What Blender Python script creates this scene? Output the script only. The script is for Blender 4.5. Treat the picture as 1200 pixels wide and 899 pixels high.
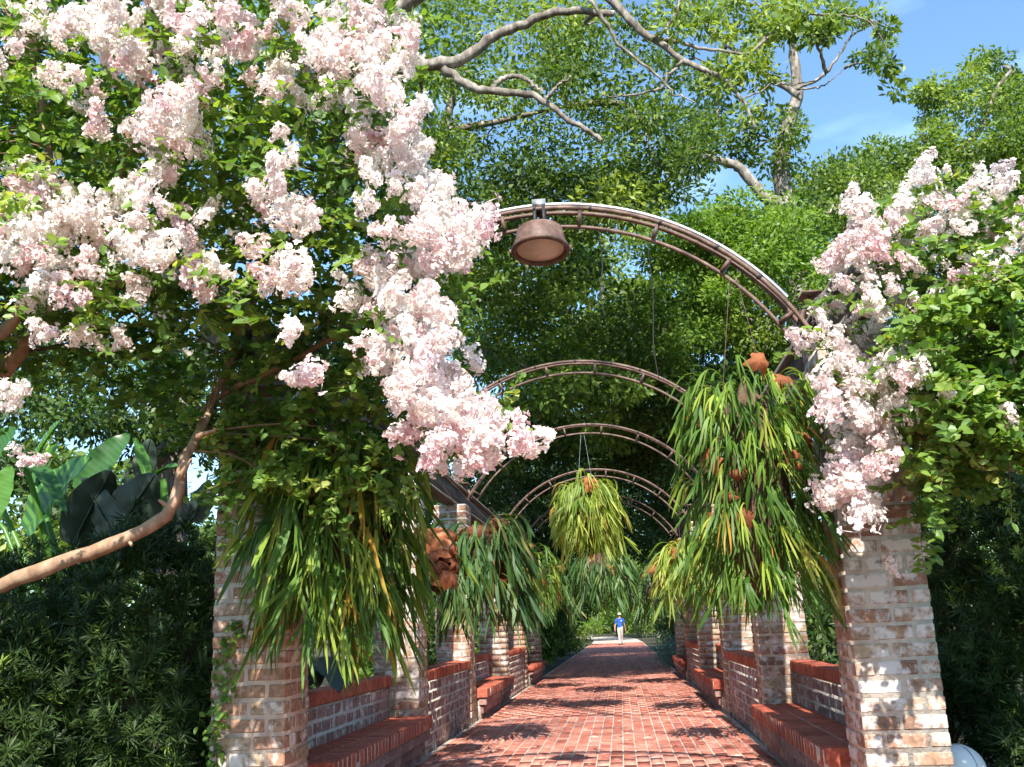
import bpy, bmesh, math, random
import numpy as np
from mathutils import Vector, Matrix, Quaternion

for o in list(bpy.data.objects):
    bpy.data.objects.remove(o, do_unlink=True)
SC = bpy.context.scene
COL = SC.collection
R = math.radians
random.seed(7)
rng = np.random.default_rng(7)

# ------------------------------------------------------------------ camera
IW, IH, FPX = 1200.0, 899.0, 1150.0
CAM_H = 1.2
ROLL, PITCH, YAW = R(2.4), R(13.9947), R(5.5948)
_right0 = np.array([math.cos(YAW), math.sin(YAW), 0.0])
_fw0 = np.array([-math.sin(YAW), math.cos(YAW), 0.0])
_fwd = _fw0 * math.cos(PITCH) + np.array([0, 0, 1.0]) * math.sin(PITCH)
_up0 = -_fw0 * math.sin(PITCH) + np.array([0, 0, 1.0]) * math.cos(PITCH)
_right = math.cos(ROLL) * _right0 - math.sin(ROLL) * _up0
_up = math.sin(ROLL) * _right0 + math.cos(ROLL) * _up0
CAMP = np.array([0.0, 0.0, CAM_H])
cam = bpy.data.cameras.new('camera')
cam.sensor_width = 36.0
cam.lens = FPX / IW * 36.0
cam.clip_start = 0.05
cam.clip_end = 3000.0
camo = bpy.data.objects.new('camera', cam)
COL.objects.link(camo)
camo.matrix_world = Matrix(((_right[0], _up[0], -_fwd[0], CAMP[0]),
                            (_right[1], _up[1], -_fwd[1], CAMP[1]),
                            (_right[2], _up[2], -_fwd[2], CAMP[2]),
                            (0, 0, 0, 1)))
SC.camera = camo

# ------------------------------------------------------------------ sky, sun, exposure
SUN_EL, SUN_AZ = R(45), R(177)          # high behind the camera, a touch to the right
world = bpy.data.worlds.new('World')
SC.world = world
world.use_nodes = True
nt = world.node_tree
nt.nodes.clear()
w_out = nt.nodes.new('ShaderNodeOutputWorld')
w_bg = nt.nodes.new('ShaderNodeBackground')
w_sky = nt.nodes.new('ShaderNodeTexSky')
w_sky.sky_type = 'NISHITA'
w_sky.sun_disc = False
w_sky.sun_elevation = SUN_EL
w_sky.sun_rotation = SUN_AZ
w_sky.air_density = 1.0
w_sky.dust_density = 0.3
w_sky.ozone_density = 1.0
w_tc = nt.nodes.new('ShaderNodeTexCoord')
w_map = nt.nodes.new('ShaderNodeMapping')
w_map.inputs['Scale'].default_value = (2.0, 2.0, 6.0)
w_map.inputs['Location'].default_value = (0.35, 0.1, 0.2)
w_noise = nt.nodes.new('ShaderNodeTexNoise')
w_noise.inputs['Scale'].default_value = 1.6
w_noise.inputs['Detail'].default_value = 6.0
w_ramp = nt.nodes.new('ShaderNodeMapRange')
w_ramp.inputs['From Min'].default_value = 0.56
w_ramp.inputs['From Max'].default_value = 0.80
w_ramp.inputs['To Max'].default_value = 0.30
w_mix = nt.nodes.new('ShaderNodeMix')
w_mix.data_type = 'RGBA'
w_mix.inputs['B'].default_value = (9.5, 10.0, 10.5, 1)
nt.links.new(w_tc.outputs['Generated'], w_map.inputs['Vector'])
nt.links.new(w_map.outputs['Vector'], w_noise.inputs['Vector'])
nt.links.new(w_noise.outputs['Fac'], w_ramp.inputs['Value'])
nt.links.new(w_ramp.outputs['Result'], w_mix.inputs['Factor'])
nt.links.new(w_sky.outputs['Color'], w_mix.inputs['A'])
w_tint = nt.nodes.new('ShaderNodeMix')
w_tint.data_type = 'RGBA'
w_tint.blend_type = 'MULTIPLY'
w_tint.inputs['Factor'].default_value = 1.0
w_tint.inputs['B'].default_value = (0.84, 1.03, 1.12, 1)
nt.links.new(w_mix.outputs['Result'], w_tint.inputs['A'])
nt.links.new(w_tint.outputs['Result'], w_bg.inputs['Color'])
nt.links.new(w_bg.outputs['Background'], w_out.inputs['Surface'])
w_bg.inputs['Strength'].default_value = 0.12

sun = bpy.data.lights.new('sun', 'SUN')
sun.energy = 5.0
sun.angle = R(0.53)
sun.color = (1.0, 0.95, 0.86)
suno = bpy.data.objects.new('sun', sun)
COL.objects.link(suno)
_sd = Vector((math.sin(SUN_AZ) * math.cos(SUN_EL), math.cos(SUN_AZ) * math.cos(SUN_EL), math.sin(SUN_EL)))
suno.rotation_euler = (-_sd).to_track_quat('-Z', 'Y').to_euler()
suno.location = (0, -20, 40)
SC.view_settings.view_transform = 'Standard'
SC.view_settings.look = 'None'
SC.view_settings.exposure = 1.3
SC.view_settings.gamma = 1.0
SC.view_settings.use_curve_mapping = False
SC.render.engine = 'CYCLES'
SC.cycles.max_bounces = 6
SC.cycles.diffuse_bounces = 3
SC.cycles.glossy_bounces = 2
SC.cycles.transmission_bounces = 4
SC.cycles.caustics_reflective = False
SC.cycles.caustics_refractive = False

# ------------------------------------------------------------------ pixel helper (a pixel is only a direction)
def ray(x, y):
    return _right * (x - IW / 2) + _up * (IH / 2 - y) + _fwd * FPX
def on_y(x, y, Y):
    d = ray(x, y)
    return CAMP + d * (Y / d[1])
def on_x(x, y, X):
    d = ray(x, y)
    return CAMP + d * (X / d[0])

# ------------------------------------------------------------------ materials
def new_mat(name):
    m = bpy.data.materials.new(name)
    m.use_nodes = True
    n = m.node_tree
    n.nodes.clear()
    return m, n
def N(n, t, **kw):
    nd = n.nodes.new(t)
    for k, v in kw.items():
        if k in nd.inputs.keys() and not hasattr(nd, k):
            nd.inputs[k].default_value = v
        else:
            try:
                setattr(nd, k, v)
            except Exception:
                nd.inputs[k].default_value = v
    return nd
def ramp(n, stops):
    r = n.nodes.new('ShaderNodeValToRGB')
    e = r.color_ramp.elements
    while len(e) > 1:
        e.remove(e[-1])
    e[0].position = stops[0][0]
    e[0].color = (*stops[0][1], 1)
    for p, c in stops[1:]:
        q = e.new(p)
        q.color = (*c, 1)
    return r
def rnd_value(n, objrnd=True):
    a = N(n, 'ShaderNodeAttribute', attribute_name='rnd')
    if not objrnd:
        return a.outputs['Fac']
    oi = N(n, 'ShaderNodeObjectInfo')
    add = N(n, 'ShaderNodeMath', operation='ADD')
    n.links.new(a.outputs['Fac'], add.inputs[0])
    n.links.new(oi.outputs['Random'], add.inputs[1])
    fr = N(n, 'ShaderNodeMath', operation='FRACT')
    n.links.new(add.outputs[0], fr.inputs[0])
    return fr.outputs[0]

def leaf_mat(name, stops, transl=0.35, rough=0.5, spec=0.35, tcol=None, nscale=0.9, namp=0.35, objrnd=False):
    m, n = new_mat(name)
    out = N(n, 'ShaderNodeOutputMaterial')
    rv = rnd_value(n, objrnd)
    geo = N(n, 'ShaderNodeNewGeometry')
    noi = n.nodes.new('ShaderNodeTexNoise')
    noi.inputs['Scale'].default_value = nscale
    noi.inputs['Detail'].default_value = 3
    n.links.new(geo.outputs['Position'], noi.inputs['Vector'])
    ma = N(n, 'ShaderNodeMath', operation='MULTIPLY_ADD')
    n.links.new(noi.outputs['Fac'], ma.inputs[0])
    ma.inputs[1].default_value = namp * 2
    ma.inputs[2].default_value = -namp
    ad = N(n, 'ShaderNodeMath', operation='ADD', use_clamp=True)
    n.links.new(rv, ad.inputs[0])
    n.links.new(ma.outputs[0], ad.inputs[1])
    cr = ramp(n, stops)
    n.links.new(ad.outputs[0], cr.inputs['Fac'])
    pb = n.nodes.new('ShaderNodeBsdfPrincipled')
    pb.inputs['Roughness'].default_value = rough
    pb.inputs['Specular IOR Level'].default_value = spec
    n.links.new(cr.outputs['Color'], pb.inputs['Base Color'])
    tr = n.nodes.new('ShaderNodeBsdfTranslucent')
    hs = n.nodes.new('ShaderNodeMix')
    hs.data_type = 'RGBA'
    hs.blend_type = 'MULTIPLY'
    hs.inputs['Factor'].default_value = 1.0
    hs.inputs['B'].default_value = (*(tcol or (1.5, 1.5, 0.55)), 1)
    n.links.new(cr.outputs['Color'], hs.inputs['A'])
    n.links.new(hs.outputs['Result'], tr.inputs['Color'])
    mx = n.nodes.new('ShaderNodeMixShader')
    mx.inputs['Fac'].default_value = transl
    n.links.new(pb.outputs[0], mx.inputs[1])
    n.links.new(tr.outputs[0], mx.inputs[2])
    n.links.new(mx.outputs[0], out.inputs['Surface'])
    return m

def brick_mat(name, stops, rough=0.9, bump=0.35, nscale=30.0, washcol=(0.62, 0.57, 0.53)):
    m, n = new_mat(name)
    out = N(n, 'ShaderNodeOutputMaterial')
    rv = rnd_value(n)
    cr = ramp(n, stops)
    n.links.new(rv, cr.inputs['Fac'])
    geo = N(n, 'ShaderNodeNewGeometry')
    n1 = n.nodes.new('ShaderNodeTexNoise')
    n1.inputs['Scale'].default_value = nscale
    n1.inputs['Detail'].default_value = 5
    n.links.new(geo.outputs['Position'], n1.inputs['Vector'])
    # grain: darker and lighter specks
    mr = N(n, 'ShaderNodeMapRange')
    mr.inputs['From Min'].default_value = 0.3
    mr.inputs['From Max'].default_value = 0.7
    mr.inputs['To Min'].default_value = 0.62
    mr.inputs['To Max'].default_value = 1.25
    n.links.new(n1.outputs['Fac'], mr.inputs['Value'])
    mu = n.nodes.new('ShaderNodeMix')
    mu.data_type = 'RGBA'
    mu.blend_type = 'MULTIPLY'
    mu.inputs['Factor'].default_value = 1.0
    n.links.new(cr.outputs['Color'], mu.inputs['A'])
    n.links.new(mr.outputs['Result'], mu.inputs['B'])
    # lime wash / lichen in patches (on the pavers, painted sheen), as strong as the wall's own "wash"
    n2 = n.nodes.new('ShaderNodeTexNoise')
    n2.inputs['Scale'].default_value = 7.0
    n2.inputs['Detail'].default_value = 8
    n2.inputs['Roughness'].default_value = 0.68
    n.links.new(geo.outputs['Position'], n2.inputs['Vector'])
    wa = N(n, 'ShaderNodeAttribute', attribute_type='OBJECT', attribute_name='wash')
    th = N(n, 'ShaderNodeMath', operation='SUBTRACT')
    th.inputs[0].default_value = 0.80
    n.links.new(wa.outputs['Fac'], th.inputs[1])
    sub = N(n, 'ShaderNodeMath', operation='SUBTRACT')
    n.links.new(n2.outputs['Fac'], sub.inputs[0])
    n.links.new(th.outputs[0], sub.inputs[1])
    gain = N(n, 'ShaderNodeMath', operation='MULTIPLY', use_clamp=True)
    n.links.new(sub.outputs[0], gain.inputs[0])
    gain.inputs[1].default_value = 9.0
    lim = N(n, 'ShaderNodeMath', operation='MULTIPLY')
    n.links.new(gain.outputs[0], lim.inputs[0])
    lim.inputs[1].default_value = 0.85
    mw = n.nodes.new('ShaderNodeMix')
    mw.data_type = 'RGBA'
    mw.inputs['B'].default_value = (*washcol, 1)
    n.links.new(lim.outputs[0], mw.inputs['Factor'])
    n.links.new(mu.outputs['Result'], mw.inputs['A'])
    # dark pits and moulds
    n3 = n.nodes.new('ShaderNodeTexNoise')
    n3.inputs['Scale'].default_value = 19.0
    n3.inputs['Detail'].default_value = 4
    n.links.new(geo.outputs['Position'], n3.inputs['Vector'])
    m3 = N(n, 'ShaderNodeMapRange')
    m3.inputs['From Min'].default_value = 0.60
    m3.inputs['From Max'].default_value = 0.72
    m3.inputs['To Max'].default_value = 0.55
    n.links.new(n3.outputs['Fac'], m3.inputs['Value'])
    md = n.nodes.new('ShaderNodeMix')
    md.data_type = 'RGBA'
    md.inputs['B'].default_value = (0.05, 0.035, 0.03, 1)
    n.links.new(m3.outputs['Result'], md.inputs['Factor'])
    n.links.new(mw.outputs['Result'], md.inputs['A'])
    pb = n.nodes.new('ShaderNodeBsdfPrincipled')
    pb.inputs['Roughness'].default_value = rough
    pb.inputs['Specular IOR Level'].default_value = 0.2
    n.links.new(md.outputs['Result'], pb.inputs['Base Color'])
    bp = n.nodes.new('ShaderNodeBump')
    bp.inputs['Strength'].default_value = bump
    bp.inputs['Distance'].default_value = 0.01
    n.links.new(n1.outputs['Fac'], bp.inputs['Height'])
    n.links.new(bp.outputs[0], pb.inputs['Normal'])
    n.links.new(pb.outputs[0], out.inputs['Surface'])
    return m

def noise_mat(name, stops, scale=8.0, detail=6, rough=0.85, bump=0.4, stretch=(1, 1, 1), metallic=0.0, spec=0.3, bdist=0.02):
    m, n = new_mat(name)
    out = N(n, 'ShaderNodeOutputMaterial')
    geo = N(n, 'ShaderNodeNewGeometry')
    mp = n.nodes.new('ShaderNodeMapping')
    mp.inputs['Scale'].default_value = stretch
    n.links.new(geo.outputs['Position'], mp.inputs['Vector'])
    no = n.nodes.new('ShaderNodeTexNoise')
    no.inputs['Scale'].default_value = scale
    no.inputs['Detail'].default_value = detail
    no.inputs['Roughness'].default_value = 0.62
    n.links.new(mp.outputs[0], no.inputs['Vector'])
    cr = ramp(n, stops)
    n.links.new(no.outputs['Fac'], cr.inputs['Fac'])
    pb = n.nodes.new('ShaderNodeBsdfPrincipled')
    pb.inputs['Roughness'].default_value = rough
    pb.inputs['Metallic'].default_value = metallic
    pb.inputs['Specular IOR Level'].default_value = spec
    n.links.new(cr.outputs['Color'], pb.inputs['Base Color'])
    bp = n.nodes.new('ShaderNodeBump')
    bp.inputs['Strength'].default_value = bump
    bp.inputs['Distance'].default_value = bdist
    n.links.new(no.outputs['Fac'], bp.inputs['Height'])
    n.links.new(bp.outputs[0], pb.inputs['Normal'])
    n.links.new(pb.outputs[0], out.inputs['Surface'])
    return m

M = {}
M['oak_leaf'] = leaf_mat('oak_leaf', [(0, (0.035, 0.07, 0.014)), (0.35, (0.085, 0.145, 0.022)), (0.7, (0.17, 0.25, 0.038)), (1, (0.29, 0.35, 0.06))], 0.4, nscale=0.55, namp=0.55)  # broad noise paints sunlit clumps and dark gaps into the leaf colour
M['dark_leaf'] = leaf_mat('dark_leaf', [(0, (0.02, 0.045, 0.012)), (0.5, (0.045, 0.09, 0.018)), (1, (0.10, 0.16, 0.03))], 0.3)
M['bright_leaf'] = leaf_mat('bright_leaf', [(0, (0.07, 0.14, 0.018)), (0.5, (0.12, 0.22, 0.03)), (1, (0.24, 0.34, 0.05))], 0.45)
M['myrtle_leaf'] = leaf_mat('myrtle_leaf', [(0, (0.06, 0.13, 0.022)), (0.4, (0.13, 0.23, 0.04)), (0.8, (0.23, 0.33, 0.065)), (1, (0.36, 0.40, 0.10))], 0.45, 0.42, 0.4, nscale=3.0, namp=0.3)
M['podo_leaf'] = leaf_mat('podo_leaf', [(0, (0.018, 0.036, 0.010)), (0.6, (0.042, 0.078, 0.018)), (0.93, (0.075, 0.125, 0.025)), (1, (0.24, 0.34, 0.05))], 0.18, 0.5, 0.25, namp=0.2)
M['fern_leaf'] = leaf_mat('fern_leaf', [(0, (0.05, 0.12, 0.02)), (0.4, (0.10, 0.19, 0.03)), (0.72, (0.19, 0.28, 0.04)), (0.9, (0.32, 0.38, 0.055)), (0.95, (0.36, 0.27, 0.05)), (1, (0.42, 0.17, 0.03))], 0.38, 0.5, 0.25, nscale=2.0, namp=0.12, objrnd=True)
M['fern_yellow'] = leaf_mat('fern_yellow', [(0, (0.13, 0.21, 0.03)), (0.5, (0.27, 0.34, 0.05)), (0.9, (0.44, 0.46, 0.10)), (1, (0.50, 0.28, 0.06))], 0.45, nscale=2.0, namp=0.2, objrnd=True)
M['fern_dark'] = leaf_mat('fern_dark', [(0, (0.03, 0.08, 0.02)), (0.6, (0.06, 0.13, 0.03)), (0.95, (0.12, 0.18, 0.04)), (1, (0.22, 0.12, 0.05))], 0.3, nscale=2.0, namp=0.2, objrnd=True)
M['shield'] = leaf_mat('shield_frond', [(0, (0.16, 0.05, 0.025)), (0.5, (0.30, 0.11, 0.05)), (0.85, (0.42, 0.15, 0.06)), (1, (0.60, 0.40, 0.26))], 0.35, 0.7, 0.2, (1.5, 0.9, 0.6), nscale=9, namp=0.35, objrnd=True)
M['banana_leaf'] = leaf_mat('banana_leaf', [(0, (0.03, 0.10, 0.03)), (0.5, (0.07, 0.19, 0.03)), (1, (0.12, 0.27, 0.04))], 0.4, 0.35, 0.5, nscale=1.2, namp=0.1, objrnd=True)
M['dark_broad'] = leaf_mat('dark_broad', [(0, (0.016, 0.028, 0.02)), (1, (0.03, 0.05, 0.03))], 0.05, 0.45, 0.4, objrnd=True)  # banana leaves' backlit shade painted in; also the elephant ear's own dark green
M['silver_leaf'] = leaf_mat('silver_leaf', [(0, (0.12, 0.18, 0.15)), (1, (0.28, 0.36, 0.32))], 0.2, nscale=2)
M['petal'] = leaf_mat('petal', [(0, (0.78, 0.49, 0.52)), (0.2, (0.86, 0.66, 0.66)), (0.5, (0.91, 0.81, 0.77)), (1, (0.93, 0.89, 0.82))], 0.4, 0.6, 0.1, (1.0, 0.9, 0.9), nscale=2.2, namp=0.30, objrnd=True)
M['petal_pale'] = leaf_mat('petal_pale', [(0, (0.82, 0.63, 0.64)), (0.25, (0.90, 0.80, 0.77)), (1, (0.94, 0.91, 0.84))], 0.4, 0.6, 0.1, (1.0, 0.92, 0.92), nscale=2.2, namp=0.3, objrnd=True)
M['litter'] = leaf_mat('litter', [(0, (0.10, 0.05, 0.025)), (0.6, (0.20, 0.11, 0.05)), (1, (0.32, 0.24, 0.10))], 0.1)
M['old_brick'] = brick_mat('old_brick', [(0, (0.20, 0.115, 0.075)), (0.25, (0.29, 0.15, 0.10)), (0.5, (0.34, 0.20, 0.13)), (0.75, (0.28, 0.185, 0.12)), (0.9, (0.37, 0.26, 0.165)), (1, (0.33, 0.21, 0.17))])
M['wall_brick'] = brick_mat('wall_brick', [(0, (0.20, 0.11, 0.095)), (0.4, (0.27, 0.15, 0.125)), (0.8, (0.31, 0.19, 0.16)), (1, (0.24, 0.15, 0.14))])
M['cap_brick'] = brick_mat('cap_brick', [(0, (0.27, 0.062, 0.036)), (0.5, (0.36, 0.085, 0.05)), (1, (0.42, 0.115, 0.068))], 0.75, 0.25)
M['paver'] = brick_mat('paver', [(0, (0.34, 0.105, 0.075)), (0.4, (0.45, 0.15, 0.105)), (0.8, (0.52, 0.20, 0.145)), (1, (0.42, 0.19, 0.15))], 0.7, 0.25, washcol=(0.62, 0.45, 0.38))  # pale patches paint a whitish sunlit sheen on the path
M['mortar'] = noise_mat('mortar', [(0.3, (0.36, 0.31, 0.26)), (0.7, (0.56, 0.49, 0.41))], 22, 6, 0.95, 0.5)
M['sand_joint'] = noise_mat('sand_joint', [(0.3, (0.30, 0.24, 0.20)), (0.7, (0.52, 0.43, 0.36))], 5, 8, 0.95, 0.3)
M['soil'] = noise_mat('soil', [(0.3, (0.022, 0.018, 0.011)), (0.5, (0.045, 0.036, 0.02)), (0.65, (0.035, 0.05, 0.015))], 3.0, 10, 0.95, 0.8)
M['bark_oak'] = noise_mat('bark_oak', [(0.3, (0.06, 0.048, 0.038)), (0.5, (0.17, 0.145, 0.12)), (0.7, (0.36, 0.33, 0.29))], 9, 8, 0.95, 0.8, (1, 1, 0.45))
M['bark_myrtle'] = noise_mat('bark_myrtle', [(0.3, (0.15, 0.085, 0.05)), (0.5, (0.27, 0.165, 0.10)), (0.7, (0.40, 0.28, 0.19))], 14, 7, 0.7, 0.5, (1, 1, 0.5))
M['twig'] = noise_mat('twig', [(0.3, (0.11, 0.07, 0.04)), (0.7, (0.24, 0.17, 0.10))], 20, 4, 0.8, 0.3)
M['timber'] = noise_mat('timber', [(0.3, (0.055, 0.045, 0.038)), (0.5, (0.105, 0.088, 0.072)), (0.7, (0.17, 0.145, 0.12))], 10, 8, 0.85, 0.5, (1, 0.12, 3))
M['rust'] = noise_mat('rusty_paint', [(0.3, (0.06, 0.034, 0.026)), (0.5, (0.11, 0.062, 0.046)), (0.72, (0.20, 0.13, 0.10))], 16, 8, 0.55, 0.25, spec=0.4)
M['galv'] = noise_mat('galvanised', [(0.3, (0.42, 0.42, 0.42)), (0.7, (0.62, 0.62, 0.61))], 20, 4, 0.38, 0.1, metallic=0.8)
M['black'] = noise_mat('black_rubber', [(0.3, (0.012, 0.012, 0.012)), (0.7, (0.03, 0.03, 0.03))], 20, 3, 0.6, 0.1)
M['glass'] = noise_mat('frosted_lens', [(0.3, (0.50, 0.42, 0.36)), (0.7, (0.66, 0.58, 0.50))], 6, 3, 0.18, 0.05, spec=0.6)
M['white'] = noise_mat('white_plastic', [(0.3, (0.66, 0.66, 0.66)), (0.7, (0.80, 0.80, 0.79))], 8, 5, 0.4, 0.08)
M['shirt'] = noise_mat('blue_cloth', [(0.3, (0.012, 0.06, 0.36)), (0.7, (0.025, 0.10, 0.52))], 9, 4, 0.85, 0.3)
M['trousers'] = noise_mat('khaki_cloth', [(0.3, (0.38, 0.35, 0.31)), (0.7, (0.52, 0.48, 0.43))], 9, 4, 0.9, 0.3)
M['skin'] = noise_mat('skin', [(0.3, (0.33, 0.17, 0.11)), (0.7, (0.42, 0.23, 0.16))], 20, 3, 0.55, 0.1)
M['shoe'] = noise_mat('shoe_leather', [(0.3, (0.02, 0.016, 0.014)), (0.7, (0.05, 0.04, 0.035))], 20, 3, 0.5, 0.1)
M['cap_cloth'] = noise_mat('cap_cloth', [(0.3, (0.40, 0.34, 0.27)), (0.7, (0.52, 0.45, 0.37))], 20, 3, 0.9, 0.1)
M['root'] = noise_mat('root_ball', [(0.3, (0.035, 0.022, 0.015)), (0.7, (0.13, 0.075, 0.045))], 25, 6, 0.95, 0.8)

# ------------------------------------------------------------------ object helpers
def link(o, parent=None):
    COL.objects.link(o)
    if parent is not None:
        o.parent = parent
    return o
def thing(name, label, cat, loc=(0, 0, 0), group=None, rz=0.0):
    o = bpy.data.objects.new(name, None)
    o.empty_display_size = 0.2
    o.location = loc
    o.rotation_euler = (0, 0, rz)
    o['label'] = label
    o['category'] = cat
    if group:
        o['group'] = group
    return link(o)
def np_mesh(name, V, faces, rnd=None, smooth=False, mats=()):
    """V (n,3); faces: list of int arrays (m,k); rnd per face, in the order of faces"""
    me = bpy.data.meshes.new(name)
    V = np.asarray(V, dtype=np.float32)
    faces = [np.asarray(f, dtype=np.int32) for f in faces if len(f)]
    nf = sum(len(f) for f in faces)
    nl = sum(f.size for f in faces)
    me.vertices.add(len(V))
    me.vertices.foreach_set('co', V.ravel())
    me.loops.add(nl)
    me.loops.foreach_set('vertex_index', np.concatenate([f.ravel() for f in faces]))
    me.polygons.add(nf)
    starts, tot = [], 0
    for f in faces:
        k = f.shape[1]
        starts.append(tot + np.arange(len(f), dtype=np.int32) * k)
        tot += f.size
    me.polygons.foreach_set('loop_start', np.concatenate(starts))
    if smooth:
        me.polygons.foreach_set('use_smooth', np.ones(nf, dtype=bool))
    if rnd is not None:
        a = me.attributes.new('rnd', 'FLOAT', 'FACE')
        a.data.foreach_set('value', np.asarray(rnd, dtype=np.float32))
    me.update(calc_edges=True)
    me.validate()
    for m in mats:
        me.materials.append(m)
    return me
def mobj(name, me, parent=None, kind=None):
    o = bpy.data.objects.new(name, me)
    if kind:
        o['kind'] = kind
    return link(o, parent)
def copy_obj(src, parent, mat=None):
    c = src.copy()
    COL.objects.link(c)
    c.parent = parent
    if mat is not None:
        c.matrix_local = mat
    return c
class Geo:
    def __init__(self):
        self.v, self.q, self.r, self.n = [], [], [], 0
    def add(self, V, F, rnd=None):
        V = np.asarray(V, float)
        F = np.asarray(F, int)
        self.v.append(V)
        self.q.append(F + self.n)
        self.r.append(np.full(len(F), rnd if rnd is not None else 0.0) if np.isscalar(rnd) or rnd is None else np.asarray(rnd))
        self.n += len(V)
    def mesh(self, name, mat, smooth=False):
        # group faces by arity, keep rnd order
        by = {}
        for f, r in zip(self.q, self.r):
            by.setdefault(f.shape[1], [[], []])
            by[f.shape[1]][0].append(f)
            by[f.shape[1]][1].append(r)
        fs = [np.concatenate(by[k][0]) for k in by]
        rs = np.concatenate([np.concatenate(by[k][1]) for k in by])
        return np_mesh(name, np.concatenate(self.v), fs, rs, smooth, (mat,))
    def obj(self, name, mat, parent=None, smooth=False, kind=None):
        return mobj(name, self.mesh(name, mat, smooth), parent, kind)
def unit(a):
    a = np.asarray(a, float)
    return a / np.maximum(np.linalg.norm(a, axis=-1, keepdims=True), 1e-9)
def tube(g, pts, rad, sides=7, rnd=0.0, caps=True):
    pts = np.asarray(pts, float)
    n = len(pts)
    rad = np.full(n, rad) if np.isscalar(rad) else np.asarray(rad, float)
    t = np.gradient(pts, axis=0)
    t = unit(t)
    ref = np.array([0, 0, 1.0]) if abs(t[0][2]) < 0.9 else np.array([1.0, 0, 0])
    u = unit(np.cross(t[0], ref))
    V = []
    for i in range(n):
        u = unit(u - t[i] * np.dot(u, t[i]))
        w = np.cross(t[i], u)
        a = np.linspace(0, 2 * math.pi, sides, endpoint=False)
        V.append(pts[i] + rad[i] * (np.cos(a)[:, None] * u + np.sin(a)[:, None] * w))
    V = np.concatenate(V)
    F = []
    for i in range(n - 1):
        for j in range(sides):
            k = (j + 1) % sides
            F.append((i * sides + j, i * sides + k, (i + 1) * sides + k, (i + 1) * sides + j))
    g.add(V, F, rnd)
    if caps:
        for base in (0, (n - 1) * sides):
            c = V[base:base + sides].mean(0)
            vv = np.vstack([V[base:base + sides], c])
            g.add(vv, [(j, (j + 1) % sides, sides) for j in range(sides)], rnd)
def smooth_path(pts, n=24, jitter=0.0):
    """Catmull-Rom through control points"""
    P = np.asarray(pts, float)
    P = np.vstack([2 * P[0] - P[1], P, 2 * P[-1] - P[-2]])
    out = []
    segs = len(P) - 3
    for s in np.linspace(0, segs - 1e-6, n):
        i = int(s)
        t = s - i
        p0, p1, p2, p3 = P[i], P[i + 1], P[i + 2], P[i + 3]
        out.append(0.5 * (2 * p1 + (p2 - p0) * t + (2 * p0 - 5 * p1 + 4 * p2 - p3) * t * t + (3 * p1 - p0 - 3 * p2 + p3) * t ** 3))
    out = np.array(out)
    if jitter:
        out[1:-1] += rng.normal(0, jitter, out[1:-1].shape)
    return out
def box(g, c, s, rnd=0.0):
    x, y, z = (s[0] / 2, s[1] / 2, s[2] / 2)
    V = np.array([(-x, -y, -z), (x, -y, -z), (x, y, -z), (-x, y, -z), (-x, -y, z), (x, -y, z), (x, y, z), (-x, y, z)]) + np.asarray(c, float)
    g.add(V, [(0, 3, 2, 1), (4, 5, 6, 7), (0, 1, 5, 4), (1, 2, 6, 5), (2, 3, 7, 6), (3, 0, 4, 7)], rnd)
def lathe(g, prof, c=(0, 0, 0), sides=24, rnd=0.0):
    a = np.linspace(0, 2 * math.pi, sides, endpoint=False)
    V = np.concatenate([np.stack([r * np.cos(a), r * np.sin(a), np.full(sides, z)], 1) for r, z in prof]) + np.asarray(c, float)
    F = [(i * sides + j, i * sides + (j + 1) % sides, (i + 1) * sides + (j + 1) % sides, (i + 1) * sides + j)
         for i in range(len(prof) - 1) for j in range(sides)]
    g.add(V, F, rnd)
# --- leaves
LEAF6 = (np.array([(0, 0, 0), (0.32, 0.5, 0.13), (0.72, 0.40, 0.08), (1, 0, -0.10), (0.72, -0.40, 0.08), (0.32, -0.5, 0.13)]), np.array([(0, 5, 4, 3), (0, 3, 2, 1)]))
LEAF4 = (np.array([(0, 0, 0), (0.5, 0.5, 0.10), (1, 0, -0.06), (0.5, -0.5, 0.10)]), np.array([(0, 3, 2, 1)]))
def leaves(g, P, D, Nn, L, Wd, rnd, tpl=LEAF4):
    T, F = tpl
    D = unit(D)
    S = unit(np.cross(Nn, D))
    Nn = np.cross(D, S)
    L = np.broadcast_to(np.asarray(L, float), (len(P),))
    Wd = np.broadcast_to(np.asarray(Wd, float), (len(P),))
    V = (P[:, None, :] + T[None, :, 0, None] * D[:, None, :] * L[:, None, None]
         + T[None, :, 1, None] * S[:, None, :] * Wd[:, None, None]
         + T[None, :, 2, None] * Nn[:, None, :] * Wd[:, None, None])
    k = len(T)
    FF = (F[None] + (np.arange(len(P)) * k)[:, None, None]).reshape(-1, F.shape[1])
    g.add(V.reshape(-1, 3), FF, np.repeat(rnd, len(F)))
def rdir(n):
    return unit(rng.normal(size=(n, 3)))
def clump(g, c, r, n, L, W, up=0.6, tpl=LEAF4, tone=None, flat=0.75):
    d = rdir(n)
    rr = r * rng.random(n) ** 0.45
    P = np.asarray(c) + d * rr[:, None] * np.array([1, 1, flat])
    D = unit(d + rdir(n) * 0.9 + np.array([0, 0, -0.15]))
    Nn = unit(rdir(n) + np.array([0, -0.25, up]) + d * 0.4)
    t = rng.random(n) * 0.8 if tone is None else np.clip(tone + rng.normal(0, 0.14, n), 0, 0.999)
    leaves(g, P, D, Nn, L * rng.uniform(0.7, 1.25, n), W * rng.uniform(0.75, 1.2, n), t, tpl)

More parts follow.
